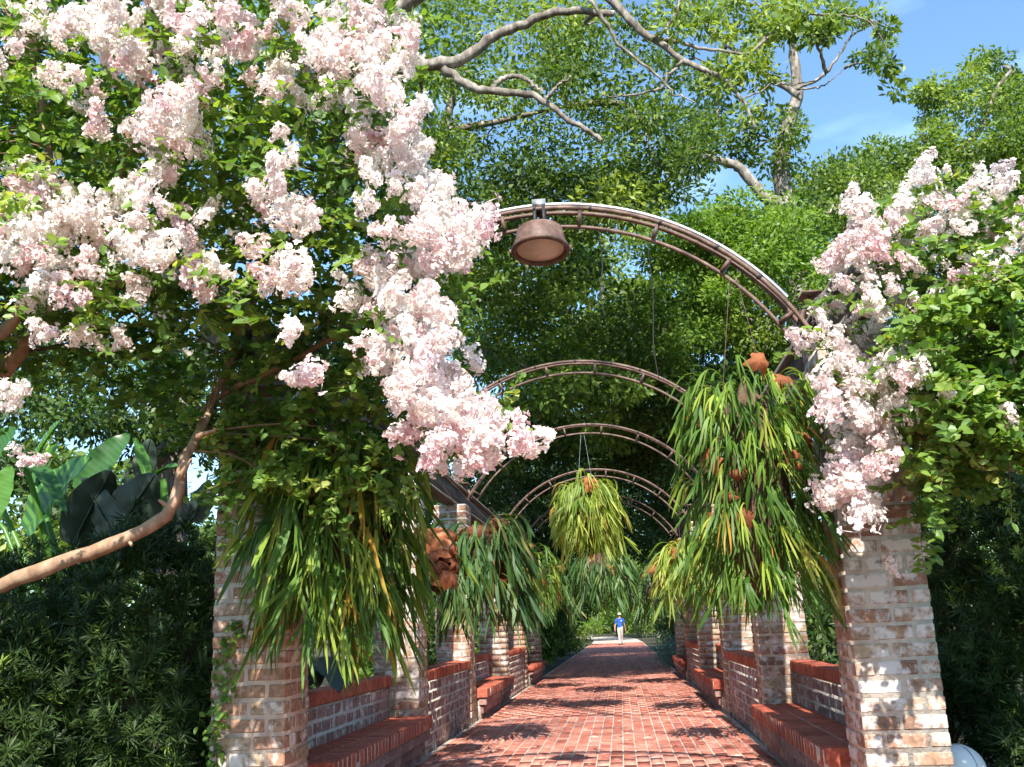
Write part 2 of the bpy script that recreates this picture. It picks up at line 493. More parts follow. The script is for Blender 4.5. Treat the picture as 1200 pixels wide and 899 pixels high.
# ------------------------------------------------------------------ brick pieces
_brick_cache = {}
def brick_me(l, w, h, mat, var=0):
    key = (round(l, 3), round(w, 3), round(h, 3), mat, var)
    if key in _brick_cache:
        return _brick_cache[key]
    rs = random.Random(hash((round(l * 1000), round(w * 1000), round(h * 1000), var)))
    bm = bmesh.new()
    bmesh.ops.create_cube(bm, size=1.0)
    for v in bm.verts:
        v.co = Vector((v.co.x * l, v.co.y * w, v.co.z * h))
        v.co += Vector((rs.uniform(-1, 1), rs.uniform(-1, 1), rs.uniform(-1, 1))) * 0.0022
    bmesh.ops.bevel(bm, geom=bm.edges[:], offset=0.007, segments=1, affect='EDGES', profile=0.5)
    me = bpy.data.meshes.new('brick')
    bm.to_mesh(me)
    bm.free()
    me.materials.append(M[mat])
    _brick_cache[key] = me
    return me
def mesh_arrays(me):
    V = np.empty(len(me.vertices) * 3, dtype=np.float32)
    me.vertices.foreach_get('co', V)
    tri = [list(p.vertices) for p in me.polygons]
    return V.reshape(-1, 3), tri
class BrickLayer:
    """lays bricks as single child objects, or joined as one stuff part when they are too many / too far"""
    def __init__(self, parent, single=True, wash=0.2, name='brick'):
        self.p, self.single, self.wash, self.name = parent, single, wash, name
        self.q, self.t, self.nv, self.v, self.rq, self.rt = [], [], 0, [], [], []
    def lay(self, c, size, mat='old_brick', jit=0.0025):
        l, w, h = size
        c = (c[0] + random.uniform(-jit, jit), c[1] + random.uniform(-jit, jit), c[2] + random.uniform(-jit, jit) * 0.5)
        me = brick_me(l, w, h, mat, random.randrange(4))
        if self.single:
            o = bpy.data.objects.new(self.name, me)
            o.location = c
            o.rotation_euler = (random.uniform(-1, 1) * 0.004, random.uniform(-1, 1) * 0.004, random.uniform(-1, 1) * 0.008)
            o['wash'] = self.wash
            link(o, self.p)
        else:
            V = np.array([(-1, -1, -1), (1, -1, -1), (1, 1, -1), (-1, 1, -1), (-1, -1, 1), (1, -1, 1), (1, 1, 1), (-1, 1, 1)], float) * (l / 2, w / 2, h / 2) + np.array(c)
            V += rng.normal(0, 0.0015, V.shape)
            self.v.append(V)
            self.q.append(np.array([(0, 3, 2, 1), (4, 5, 6, 7), (0, 1, 5, 4), (1, 2, 6, 5), (2, 3, 7, 6), (3, 0, 4, 7)]) + self.nv)
            self.rq.append(np.full(6, random.random()))
            self.nv += 8
            self.mat = mat
    def done(self, name=None):
        if self.v:
            me = np_mesh(self.name, np.concatenate(self.v), [np.concatenate(self.q)], np.concatenate(self.rq), False, (M[self.mat],))
            o = mobj(name or self.name, me, self.p, 'stuff')
            o['wash'] = self.wash
            self.v, self.q, self.rq, self.nv = [], [], [], 0

XL, XR = -1.97, 1.27          # path-side faces of the two pillar rows
PW = 0.45                     # pillar width
CH, JT = 0.095, 0.020         # course height, joint
PY = [5.8, 9.7, 13.05, 17.1, 20.5, 24.3]   # near faces of the pillars along the path
PTOP = 30 * CH

# ================================================================== SETTING
def structure(name, me):
    o = mobj(name, me)
    o['kind'] = 'structure'
    return o
g = Geo()
g.add([(-500, -60, 0), (500, -60, 0), (500, 900, 0), (-500, 900, 0)], [(0, 1, 2, 3)])
structure('ground', g.mesh('ground', M['soil']))

# path: sand bed, then pavers one by one near the viewer, the rest joined
g = Geo()
g.add([(XL, -8, 0.033), (XR, -8, 0.033), (XR, 64, 0.033), (XL, 64, 0.033)], [(0, 1, 2, 3)])
ctr = [(64, -0.35), (78, -0.5), (92, -1.6), (110, -4.5), (130, -10)]
for (y0, x0), (y1, x1) in zip(ctr[:-1], ctr[1:]):
    g.add([(x0 - 1.62, y0, 0.033), (x0 + 1.62, y0, 0.033), (x1 + 1.62, y1, 0.033), (x1 - 1.62, y1, 0.033)], [(0, 1, 2, 3)])
path = structure('path', g.mesh('path', M['sand_joint']))
PBW, PBL, PJ = 0.1065, 0.395, 0.0095
ncol = int((XR - XL) / (PBW + PJ))
x_off = ((XR - XL) - ncol * (PBW + PJ)) / 2
one = BrickLayer(path, True, 0.24, 'paver')
rest = BrickLayer(path, False, 0.24, 'pavers')
pitch = PBL + 0.024
for i in range(ncol):
    x = XL + x_off + (i + 0.5) * (PBW + PJ)
    y = -6.0 + (pitch / 2 if i % 2 else 0)
    while y < 46:
        (one if 9.3 < y < 13.55 else rest).lay((x, y, 0.02 - random.random() * 0.003), (PBW, PBL, 0.04), 'paver', 0.0012)
        y += pitch
rest.done('pavers')
rest.mat = 'paver'
far = BrickLayer(path, False, 0.05, 'pavers')
y = 46.0
while y < 64:                                  # beyond this the bricks are thinner than a pixel: coarser slabs of brick colour
    for i in range(ncol):
        far.lay((XL + x_off + (i + 0.5) * (PBW + PJ), y, 0.02), (PBW, 0.47, 0.04), 'paver', 0.001)
    y += 0.482
far.done('pavers')

# ================================================================== PILLARS
def pillar(side, idx, label, single, wash):
    x0 = XL - PW if side < 0 else XR
    cx, cy = x0 + PW / 2, PY[idx] + PW / 2
    t = thing('brick_pillar', label, 'pillar', (cx, cy, 0), 'brick pillars of the pergola')
    g = Geo()
    box(g, (0, 0, PTOP / 2), (PW - 0.012, PW - 0.012, PTOP))
    g.obj('mortar', M['mortar'], t)
    bl = BrickLayer(t, single, wash, 'brick')
    bd = 0.1
    bs = PW - 2 * bd - 2 * JT
    n = int(PTOP / CH)
    bh = CH - JT
    for k in range(n):
        z = (k + 0.5) * CH
        L2 = (PW - JT) / 2
        cut = random.uniform(-0.03, 0.03)
        for s in (-1, 1):
            a = (-PW / 2 + (L2 + cut) / 2, s * (PW / 2 - bd / 2))
            b = (PW / 2 - (L2 - cut) / 2, s * (PW / 2 - bd / 2))
            if k % 2 == 0:
                bl.lay((a[0], a[1], z), (L2 + cut, bd, bh))
                bl.lay((b[0], b[1], z), (L2 - cut, bd, bh))
                bl.lay((s * (PW / 2 - bd / 2), 0, z), (bd, bs, bh))
            else:
                bl.lay((a[1], a[0], z), (bd, L2 + cut, bh))
                bl.lay((b[1], b[0], z), (bd, L2 - cut, bh))
                bl.lay((0, s * (PW / 2 - bd / 2), z), (bs, bd, bh))
    bl.done('bricks')
    return t
pl = ['brick pillar with small vine on its corner, beside the podocarpus shrubs', 'brick pillar at far end of the first left bench, brown fern ball beside it',
      'brick pillar between planter wall and second bench on the banana side', 'brick pillar beyond the second bench on the banana side',
      'brick pillar before the third bench on the banana side', 'shaded brick pillar last in the row on the banana side']
prr = ['whitewashed old brick pillar beside white dome lamp, pink blossom hanging before it', 'brick pillar at far end of first bench on the dome lamp side',
       'brick pillar between planter wall and second bench on the dome lamp side', 'brick pillar beyond the second bench on the dome lamp side',
       'brick pillar before the third bench on the dome lamp side', 'shaded brick pillar last in the row on the dome lamp side']
for i in range(6):
    pillar(-1, i, pl[i], i < 3, (0.29, 0.34, 0.25, 0.32, 0.24, 0.2)[i])
    pillar(1, i, prr[i], i < 3, (0.345, 0.33, 0.28, 0.28, 0.2, 0.2)[i])

# ================================================================== WALLS AND BENCHES
def low_wall(xf, thick, y0, y1, top, face, label, single, wash, ends=True):
    """wall whose path-side face is at xf; face = +1 when that face looks to +X"""
    t = thing('low_brick_wall', label, 'wall', (xf - face * thick / 2, (y0 + y1) / 2, 0), 'low brick walls between the pillars')
    Ly = y1 - y0
    caph = 0.10
    body = top - caph - 0.012
    g = Geo()
    box(g, (0, 0, body / 2), (thick - 0.008, Ly - 0.004, body))
    box(g, (0, 0, body + (caph) / 2), (thick + 0.012, Ly - 0.012, caph - 0.014))
    g.obj('mortar', M['mortar'], t)
    bl = BrickLayer(t, single, wash, 'brick')
    bh = body / round(body / CH)
    for k in range(round(body / CH)):
        y = -Ly / 2
        z = (k + 0.5) * bh
        off = 0.5 if k % 2 else 1.0
        first = True
        while y < Ly / 2 - 0.03:
            l = (0.215 * off if first else 0.215)
            l = min(l, Ly / 2 - y)
            if l > 0.03:
                bl.lay((face * (thick / 2 - 0.05), y + l / 2, z), (0.1, l, bh - JT * 0.8), 'wall_brick')
            y += l + 0.012
            first = False
    bl.done('bricks')
    cb = BrickLayer(t, single, 0.06, 'cap_brick')
    n = int(Ly / 0.108)
    p = Ly / n
    for i in range(n):
        cb.lay((face * 0.012, -Ly / 2 + (i + 0.5) * p, top - caph / 2), (thick + 0.03, p - 0.010, caph), 'cap_brick', 0.0015)
    cb.done('cap_bricks')
    return t

def bench(side, y0, y1, label, single):
    face = 1 if side < 0 else -1
    xf = (XL if side < 0 else XR) + face * 0.13          # cap front
    xb = (XL - 0.29) if side < 0 else (XR + 0.29)        # back wall face
    depth = abs(xf - xb) - 0.003
    top = 0.43
    caph = 0.115
    cxb = (xf + xb) / 2
    t = thing('brick_bench', label, 'bench', (cxb, (y0 + y1) / 2, 0), 'brick benches between the pillars')
    Ly = y1 - y0
    g = Geo()
    base = top - caph
    bdep = depth - 0.10
    box(g, (-face * 0.05, 0, base / 2), (bdep - 0.016, Ly - 0.1, base))
    box(g, (0, 0, base + caph / 2 - 0.004), (depth - 0.008, Ly - 0.014, caph - 0.010))
    g.obj('mortar', M['mortar'], t)
    bl = BrickLayer(t, single, 0.2, 'brick')
    nc = 3
    ch = base / nc
    for k in range(nc):
        step = 0.10 - 0.035 * k if k < 2 else 0.02
        xk = face * (depth / 2 - step)
        off = 0.5 if k % 2 else 1.0
        inset = 0.10 - 0.035 * k
        y, first = -Ly / 2 + inset, True
        while y < Ly / 2 - inset - 0.03:
            l = min(0.215 * (off if first else 1), Ly / 2 - inset - y)
            if l > 0.03:
                bl.lay((xk - face * 0.05, y + l / 2, (k + 0.5) * ch), (0.1, l, ch - 0.014), 'wall_brick')
            y += l + 0.012
            first = False
        # near and far ends
        for s in (-1, 1):
            x = xk - face * 0.112
            while abs(x - (-face * depth / 2)) > 0.04 and (x + face * depth / 2) * face > 0:
                l = min(0.215, abs(x + face * depth / 2))
                bl.lay((x - face * l / 2, s * (Ly / 2 - inset - 0.05), (k + 0.5) * ch), (l, 0.1, ch - 0.014), 'wall_brick')
                x -= face * (l + 0.012)
    bl.done('bricks')
    cb = BrickLayer(t, single, 0.03, 'seat_brick')
    n = int(Ly / 0.104)
    p = Ly / n
    half = depth / 2
    for i in range(n):
        yy = -Ly / 2 + (i + 0.5) * p
        cb.lay((face * (half / 2 + 0.003), yy, top - caph / 2), (half - 0.010, p - 0.012, caph), 'cap_brick', 0.0012)
        cb.lay((-face * (half / 2 + 0.003), yy, top - caph / 2 - 0.002), (half - 0.010, p - 0.012, caph), 'cap_brick', 0.0012)
    cb.done('seat_bricks')
    return t
for side in (-1, 1):
    face = 1 if side < 0 else -1
    nm = 'banana' if side < 0 else 'dome lamp'
    xf0 = XL if side < 0 else XR
    xback = (XL - 0.29) if side < 0 else (XR + 0.29)
    ords = ['first', 'second', 'third']
    for j, (a, b) in enumerate([(0, 1), (2, 3), (4, 5)]):
        single = j < 2
        low_wall(xback, 0.15, PY[a] + PW + 0.004, PY[b] - 0.004, 0.81, face, 'recessed low brick wall with red cap behind the %s bench, %s side' % (ords[j], nm), single, 0.28)
        bench(side, PY[a] + PW + 0.12, PY[b] + 0.10 - 0.10 - 0.006, 'red brick bench with rowlock seat, %s along the %s side' % (ords[j], nm), single)
    for j, (a, b) in enumerate([(1, 2), (3, 4)]):
        low_wall(xf0 - face * 0.02, 0.24, PY[a] + PW + 0.004, PY[b] - 0.004, 0.82, face, 'planter wall flush with pillars, red brick cap, %s on the %s side' % (ords[j], nm), j == 0, 0.30)

# ================================================================== SIDE BEAMS
BEAMZ = PTOP
for side in (-1, 1):
    cx = XL - PW / 2 if side < 0 else XR + PW / 2
    y0, y1 = 5.55, 25.0
    t = thing('timber_beam', 'long weathered dark timber beam lying along the %s pillars' % ('banana side' if side < 0 else 'dome lamp side'), 'beam', (cx, (y0 + y1) / 2, BEAMZ), 'timber beams on the pillars')
    g = Geo()
    L = y1 - y0
    box(g, (0, 0, 0.125), (0.10, L, 0.25))
    g.obj('core', M['timber'], t)
    g = Geo()
    box(g, (0, 0, 0.2715), (0.24, L + 0.06, 0.04))
    g.obj('top_board', M['timber'], t)
    g = Geo()
    box(g, (0, 0, 0.02), (0.17, L - 0.05, 0.036))
    g.obj('ledger', M['timber'], t)
    n = 130
    fb = None
    for s in (-1, 1):
        for i in range(n):
            yy = -L / 2 + (i + 0.5) * L / n
            if fb is None:
                g = Geo()
                box(g, (0, 0, 0), (0.022, L / n - 0.006, 0.205))
                fb = g.mesh('facing_board', M['timber'])
            o = mobj('facing_board', fb, t)
            o.location = (s * (0.061 + random.uniform(-0.003, 0.003)), yy, 0.146)

# ================================================================== ARCHES
AXC, AZC, AR = -0.35, 2.0, 1.87
ARY = [6.03, 9.93, 13.28, 17.33, 20.73]
def arc(r, a0, a1, n, y=0.0):
    a = np.linspace(a0, a1, n)
    return np.stack([r * np.cos(a), np.full(n, y), AZC + r * np.sin(a)], 1)
al = ['rusty metal arch nearest the lamp, spanning the first pillars with a silver conduit', 'plain rusty metal arch second after the lamp arch',
      'rusty metal arch from which the yellow green fern hangs', 'rusty metal arch just beyond the hanging yellow green fern', 'farthest rusty metal arch, over the shaded end of the pergola']
for i, ay in enumerate(ARY):
    t = thing('metal_arch', al[i], 'arch', (AXC, ay, 0), 'rusty arches across the path')
    a0 = math.asin((BEAMZ + 0.12 - AZC) / AR)
    for nm, r, yo, th in (('outer_rail', AR, -0.045, 0.0155), ('outer_rail', AR, 0.045, 0.0155), ('inner_rail', AR - 0.115, 0.0, 0.0135)):
        g = Geo()
        b0 = math.asin(min(1, (BEAMZ + 0.12 - AZC) / r))
        tube(g, arc(r, b0 - 0.03, math.pi - b0 + 0.03, 49, yo), th, 8)
        g.obj(nm, M['rust'], t, True)
    nb = 8
    for k in range(nb):
        a = a0 + 0.05 + (math.pi - 2 * a0 - 0.1) * k / (nb - 1)
        g = Geo()
        rm = AR - 0.058
        box(g, (0, 0, 0), (0.10, 0.10, 0.022))
        o = g.obj('web_plate', M['rust'], t)
        o.location = (rm * math.cos(a), 0, AZC + rm * math.sin(a))
        o.rotation_euler = (0, -a, 0)
    for s in (-1, 1):
        g = Geo()
        box(g, (0, 0, 0), (0.12, 0.2, 0.012))
        o = g.obj('foot_plate', M['rust'], t)
        o.location = (s * (AR * math.cos(a0) + 0.06) , 0, BEAMZ + 0.298)
        g = Geo()
        x0 = s * (AR * math.cos(a0))
        tube(g, [(x0 - s * 0.02, 0, BEAMZ + 0.10), (x0 + s * 0.01, 0, BEAMZ + 0.2), (x0 + s * 0.10, 0, BEAMZ + 0.32)], 0.022, 7)
        g.obj('foot', M['rust'], t)
    if i == 0:
        g = Geo()
        tube(g, arc(AR + 0.030, a0 + 0.1, math.pi - a0 - 0.1, 49, -0.03), 0.0135, 8)
        g.obj('conduit', M['galv'], t, True)
    for k in range(9):                                    # cable ties
        a = a0 + 0.18 + (math.pi - 2 * a0 - 0.36) * (k + random.uniform(-.2, .2)) / 8
        g = Geo()
        cc = np.array([AR * math.cos(a), -0.05, AZC + AR * math.sin(a)])
        dt = np.array([-math.sin(a), 0, math.cos(a)]) * 0.008
        tube(g, [cc - dt, cc + dt], 0.019 if i else 0.023, 8)
        g.obj('cable_tie', M['black'], t)

# lamp under the first arch
lt = thing('pendant_lamp', 'round rusty brown lamp housing clamped under the top of the nearest arch', 'lamp', (-0.36, 5.93, 3.53))
lt.rotation_euler = (R(-9), 0, 0)
g = Geo()
lathe(g, [(0.0, 0.185), (0.125, 0.185), (0.15, 0.17), (0.172, 0.045), (0.172, 0.03), (0.152, 0.03), (0.148, 0.045), (0.10, 0.14), (0, 0.15)], sides=36)
g.obj('housing', M['rust'], lt, False)
g = Geo()
a = np.linspace(0, 2 * math.pi, 41)
tube(g, np.stack([0.172 * np.cos(a), 0.172 * np.sin(a), np.full(41, 0.03)], 1), 0.019, 8, caps=False)
g.obj('rim', M['rust'], lt, True)
g = Geo()
lathe(g, [(0.158, 0.036), (0.11, 0.020), (0.05, 0.012), (0.0, 0.010)], sides=32)
g.obj('lens', M['glass'], lt, True)
for s in (-1, 1):
    g = Geo()
    box(g, (s * 0.185, 0, 0.03), (0.035, 0.03, 0.03))
    g.obj('latch', M['rust'], lt)
    g = Geo()
    box(g, (s * 0.03, 0.06, 0.27), (0.02, 0.15, 0.20))
    g.obj('clamp', M['black'], lt)
g = Geo()
box(g, (0, 0.03, 0.385), (0.09, 0.09, 0.05))
g.obj('junction_box', M['galv'], lt)

# thin cables hanging from arches
for k, (a_i, px, ang_x, ln, lb) in enumerate([(0, 0, 0.33, 0.95, 'thin dark cable hanging from the lamp arch, longest one'), (0, 0, 0.02, 0.6, 'thin dark cable hanging from the lamp arch near the lamp')]):
    x = ang_x - AXC
    z = AZC + math.sqrt((AR - 0.115) ** 2 - x * x)
    g = Geo()
    p = smooth_path([(0, 0, 0), (0.01, 0.01, -ln * 0.4), (-0.012, 0, -ln * 0.75), (0.004, 0, -ln)], 12)
    tube(g, p, 0.0035, 5)
    o = g.obj('hanging_cable', M['black'])
    o.location = (ang_x, ARY[a_i], z)
    o['label'] = lb
    o['category'] = 'cable'
    o['group'] = 'cables hanging from the arches'

# ================================================================== STAGHORN FERNS
def frond_mesh(seed, mat):
    rs = np.random.default_rng(seed)
    a0 = R(rs.uniform(0, 68))
    a1 = R(rs.uniform(-95, -58))
    k = rs.uniform(1.2, 2.8)
    def head(s):
        u = min(1.0, s * k)
        u = u * u * (3 - 2 * u)
        return a0 + (a1 - a0) * u
    n = 40
    pos = [np.zeros(2)]
    for i in range(n):
        h = head((i + 0.5) / n)
        pos.append(pos[-1] + np.array([math.cos(h), math.sin(h)]) / n)
    pos = np.array(pos)
    def at(s):
        f = s * n
        i = min(int(f), n - 1)
        return pos[i] + (pos[i + 1] - pos[i]) * (f - i)
    sf = rs.uniform(0.36, 0.55)
    g = Geo()
    def ribbon(ss, ys, ws, twist=0.0):
        V, F = [], []
        for j, (s, y, w) in enumerate(zip(ss, ys, ws)):
            p = at(min(s, 1.0))
            V.append((p[0] + twist * w, y - w / 2, p[1] + 0.18 * w))
            V.append((p[0] - twist * w, y + w / 2, p[1] + 0.10 * w))
            if j:
                b = 2 * j
                F.append((b - 2, b, b + 1, b - 1))
        g.add(V, F, 0.0)
    st = np.linspace(0, sf, 5)
    ribbon(st, np.zeros(5), np.array([0.014, 0.018, 0.026, 0.040, 0.066]) * rs.uniform(0.85, 1.15))
    nl = 3 if rs.random() < 0.5 else 4
    for l in range(nl):
        off = (l - (nl - 1) / 2) * 0.026
        end = rs.uniform(0.74, 1.0)
        ss = np.linspace(sf - 0.01, end, 6)
        u = np.linspace(0, 1, 6)
        spread = (l - (nl - 1) / 2) * rs.uniform(0.05, 0.12) + rs.normal(0, 0.025)
        ys = off * 0.6 + spread * u ** 0.8
        ws = np.array([0.022, 0.025, 0.029, 0.027, 0.019, 0.003]) * rs.uniform(0.8, 1.25)
        ribbon(ss, ys + 0.018 * np.sin(u * rs.uniform(2, 5) + rs.uniform(0, 6)) * u, ws, rs.uniform(-0.7, 0.7))
    return g.mesh('frond', M[mat], True)
_frond_sets = {}
def frond_set(mat):
    if mat not in _frond_sets:
        _frond_sets[mat] = [frond_mesh(100 + i, mat) for i in range(20)]
    return _frond_sets[mat]
def shield_mesh(seed):
    rs = np.random.default_rng(seed)
    nr, na = 4, 20
    V = [(0, 0, 0.0)]
    for i in range(1, nr + 1):
        for j in range(na):
            a = 2 * math.pi * j / na
            r = i / nr * (1 + 0.16 * math.sin(3 * a + seed) + 0.20 * math.sin(6 * a + 2 * seed))
            V.append((r * math.cos(a), r * math.sin(a), -0.32 * r * r + 0.05 * math.sin(5 * a + seed) * r))
    g = Geo()
    F3 = [(0, 1 + j, 1 + (j + 1) % na) for j in range(na)]
    F4 = []
    for i in range(nr - 1):
        for j in range(na):
            F4.append((1 + i * na + j, 1 + (i + 1) * na + j, 1 + (i + 1) * na + (j + 1) % na, 1 + i * na + (j + 1) % na))
    g.add(V, F3, 0.0)
    g.n -= len(V)
    g.v.pop()
    g.add(V, F4, 0.0)
    return g.mesh('shield_frond', M['shield'], True)
SHIELDS = [shield_mesh(i) for i in range(5)]
def lump(g, c, r, seed=0, amp=0.12, nu=16, nv=10):
    V, F = [], []
    for i in range(nv + 1):
        th = math.pi * i / nv
        for j in range(nu):
            ph = 2 * math.pi * j / nu
            k = 1 + amp * math.sin(3 * ph + seed) * math.sin(2 * th + seed) + amp * 0.6 * math.sin(5 * ph + 2 * seed + 3 * th)
            V.append((c[0] + r[0] * k * math.sin(th) * math.cos(ph), c[1] + r[1] * k * math.sin(th) * math.sin(ph), c[2] + r[2] * k * math.cos(th)))
    for i in range(nv):
        for j in range(nu):
            F.append((i * nu + j, (i + 1) * nu + j, (i + 1) * nu + (j + 1) % nu, i * nu + (j + 1) % nu))
    g.add(V, F, 0.0)
def fern(label, c, rb, zlo, zhi, Lr, n, mat, hang_z, nshield=12, seed=0, shield_r=(0.09, 0.16), hang_xy=(0, 0), bare=None, zbias=1.0, extra=0, wire='rust'):
    rs = np.random.default_rng(seed)
    c = np.asarray(c, float)
    t = thing('staghorn_fern', label, 'fern', (c[0], c[1], c[2] + zlo), 'staghorn ferns hanging in the pergola')
    base = np.array([0, 0, -zlo])
    g = Geo()
    lump(g, base + (0, 0, (zlo + zhi) / 2), (rb * 0.6, rb * 0.6, (zhi - zlo) / 2 - 0.02), seed)
    g.obj('root_ball', M['root'], t, True)
    fs = frond_set(mat)
    for i in range(n):
        az = rs.uniform(0, 2 * math.pi)
        if bare is not None and abs((az - bare + math.pi) % (2 * math.pi) - math.pi) < 0.9:
            continue
        z = zlo - 0.04 + (zhi - zlo + 0.10) * rs.random() ** zbias
        q = 1 - ((z - (zlo + zhi) / 2) / ((zhi - zlo) / 2 + 0.08)) ** 2
        r = rb * 0.75 * math.sqrt(max(q, 0.62))
        o = bpy.data.objects.new('frond', fs[rs.integers(len(fs))])
        L = rs.uniform(*Lr)
        o.location = base + np.array([r * math.cos(az), r * math.sin(az), z])
        o.rotation_euler = (rs.normal(0, 0.16), rs.normal(0, 0.14), az + rs.normal(0, 0.25))
        o.scale = (L, L * rs.uniform(0.65, 1.05), L)
        link(o, t)
    if extra:
        ge = Geo()
        arr = [mesh_arrays(m) for m in fs]
        for i in range(extra):
            V, F = arr[rs.integers(len(arr))]
            az = rs.uniform(0, 2 * math.pi)
            z = zlo - 0.05 + (zhi - zlo) * rs.random()
            L = rs.uniform(*Lr) * 0.9
            rot = np.array(Matrix.Rotation(az, 3, 'Z') @ Matrix.Rotation(rs.normal(0, 0.2), 3, 'X'))
            ge.add((V * L * (1, 0.8, 1)) @ rot.T + base + np.array([rb * 0.45 * math.cos(az), rb * 0.45 * math.sin(az), z]), np.array(F), 0.6 + rs.random() * 0.5)
        ge.obj('inner_fronds', M[mat], t, True, 'stuff')
    for i in range(nshield):
        az = rs.uniform(0, 2 * math.pi)
        z = zlo + (zhi - zlo) * rs.uniform(0.2, 1.12)
        d = Vector((math.cos(az), math.sin(az), rs.uniform(-0.1, 0.6))).normalized()
        o = bpy.data.objects.new('shield_frond', SHIELDS[i % 5])
        s = rs.uniform(*shield_r)
        o.location = Vector(base) + Vector((d.x * rb * 1.02, d.y * rb * 1.02, z))
        o.rotation_euler = d.to_track_quat('Z', 'Y').to_euler()
        o.scale = (s, s * rs.uniform(0.55, 1.0), s * rs.uniform(0.8, 2.2))
        link(o, t)
    for s in (-1, 1):
        g = Geo()
        tube(g, [base + (s * rb * 0.35, 0, zhi), base + (hang_xy[0] + s * 0.02, hang_xy[1], hang_z - c[2])], 0.0022, 5)
        g.obj('hanger_wire', M[wire], t)
    return t
def arch_z(x, y=None):
    return AZC + math.sqrt(max((AR - 0.115) ** 2 - (x - AXC) ** 2, 0.01))
fern('great green staghorn fern curtain hanging over the vine covered pillar', (-1.62, 5.62, 1.92), 0.38, -0.58, 0.40, (0.36, 0.70), 298, 'fern_leaf', 2.95, 22, 1, (0.06, 0.11), hang_xy=(-0.25, 0.3), extra=420, zbias=0.85)
fern('great staghorn fern with orange dead fronds beside the whitewashed pillar', (0.84, 5.95, 2.02), 0.37, -0.66, 0.54, (0.28, 0.54), 298, 'fern_leaf', arch_z(0.84), 22, 2, (0.05, 0.10), extra=420, zbias=0.72)
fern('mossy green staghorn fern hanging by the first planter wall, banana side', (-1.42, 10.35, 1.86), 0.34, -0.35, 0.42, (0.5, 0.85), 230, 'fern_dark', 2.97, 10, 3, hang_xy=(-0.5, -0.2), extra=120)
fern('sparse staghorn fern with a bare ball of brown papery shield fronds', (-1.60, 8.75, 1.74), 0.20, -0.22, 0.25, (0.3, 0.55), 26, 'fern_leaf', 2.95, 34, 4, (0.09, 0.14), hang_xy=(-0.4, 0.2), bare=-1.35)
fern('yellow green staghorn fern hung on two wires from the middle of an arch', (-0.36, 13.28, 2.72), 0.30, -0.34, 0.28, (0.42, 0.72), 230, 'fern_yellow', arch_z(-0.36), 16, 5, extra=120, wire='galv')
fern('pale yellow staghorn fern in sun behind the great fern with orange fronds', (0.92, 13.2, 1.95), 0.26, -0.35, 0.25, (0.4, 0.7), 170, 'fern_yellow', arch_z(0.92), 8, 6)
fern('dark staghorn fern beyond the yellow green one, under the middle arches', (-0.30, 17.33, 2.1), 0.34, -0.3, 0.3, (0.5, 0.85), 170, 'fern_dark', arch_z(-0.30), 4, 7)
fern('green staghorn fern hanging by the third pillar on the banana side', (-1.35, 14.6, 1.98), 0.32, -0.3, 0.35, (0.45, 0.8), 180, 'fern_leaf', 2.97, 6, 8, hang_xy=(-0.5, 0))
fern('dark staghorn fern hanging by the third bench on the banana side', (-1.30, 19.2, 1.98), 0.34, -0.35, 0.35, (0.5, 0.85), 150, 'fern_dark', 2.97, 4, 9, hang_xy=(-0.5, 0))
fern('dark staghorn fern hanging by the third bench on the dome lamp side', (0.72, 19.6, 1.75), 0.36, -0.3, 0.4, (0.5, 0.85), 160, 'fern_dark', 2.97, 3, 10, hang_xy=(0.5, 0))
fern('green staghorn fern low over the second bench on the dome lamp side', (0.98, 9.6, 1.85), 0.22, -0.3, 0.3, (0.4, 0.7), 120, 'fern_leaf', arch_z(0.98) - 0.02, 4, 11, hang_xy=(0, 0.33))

# ================================================================== CRAPE MYRTLES
def panicle_mesh(seed, mat):
    rs = np.random.default_rng(seed)
    nf = 34
    h = (np.arange(nf) + rs.random(nf)) / nf
    a = rs.uniform(0, 2 * math.pi, nf)
    rad = 0.082 * (1.02 - 0.62 * h) * rs.uniform(0.15, 1.15, nf)
    C = np.stack([rad * np.cos(a), rad * np.sin(a), (h - 0.35) * 0.17], 1)
    out = unit(np.stack([np.cos(a), np.sin(a), (h - 0.25) * 1.2], 1) + rs.normal(0, 0.25, (nf, 3)))
    g = Geo()
    P, D, Nn = [], [], []
    for i in range(nf):
        u = unit(np.cross(out[i], rs.normal(size=3)))
        w = np.cross(out[i], u)
        for k in range(6):
            b = 2 * math.pi * k / 6 + rs.normal(0, 0.15)
            d = math.cos(b) * u + math.sin(b) * w
            P.append(C[i] + d * 0.003)
            D.append(d + out[i] * rs.uniform(-0.1, 0.7))
            Nn.append(out[i] + rs.normal(0, 0.45, 3))
    ax0 = np.stack([np.zeros(nf), np.zeros(nf), C[:, 2] - 0.015], 1)
    leaves(g, ax0, C - ax0, out + 0.01, np.linalg.norm(C - ax0, axis=1) + 0.004, 0.004, np.zeros(nf), LEAF4)
    leaves(g, np.array([[0, 0, -0.095]]), np.array([[0, 0, 1.0]]), np.array([[1.0, 0, 0]]), 0.22, 0.008, np.zeros(1), LEAF4)
    n = len(P)
    leaves(g, np.array(P), np.array(D), np.array(Nn), rs.uniform(0.017, 0.028, n), rs.uniform(0.017, 0.026, n), rs.random(n) * 0.3, LEAF4)
    return g.mesh('flower_cluster', M[mat])
PAN = {m: [panicle_mesh(40 + i, m) for i in range(7)] for m in ('petal', 'petal_pale')}

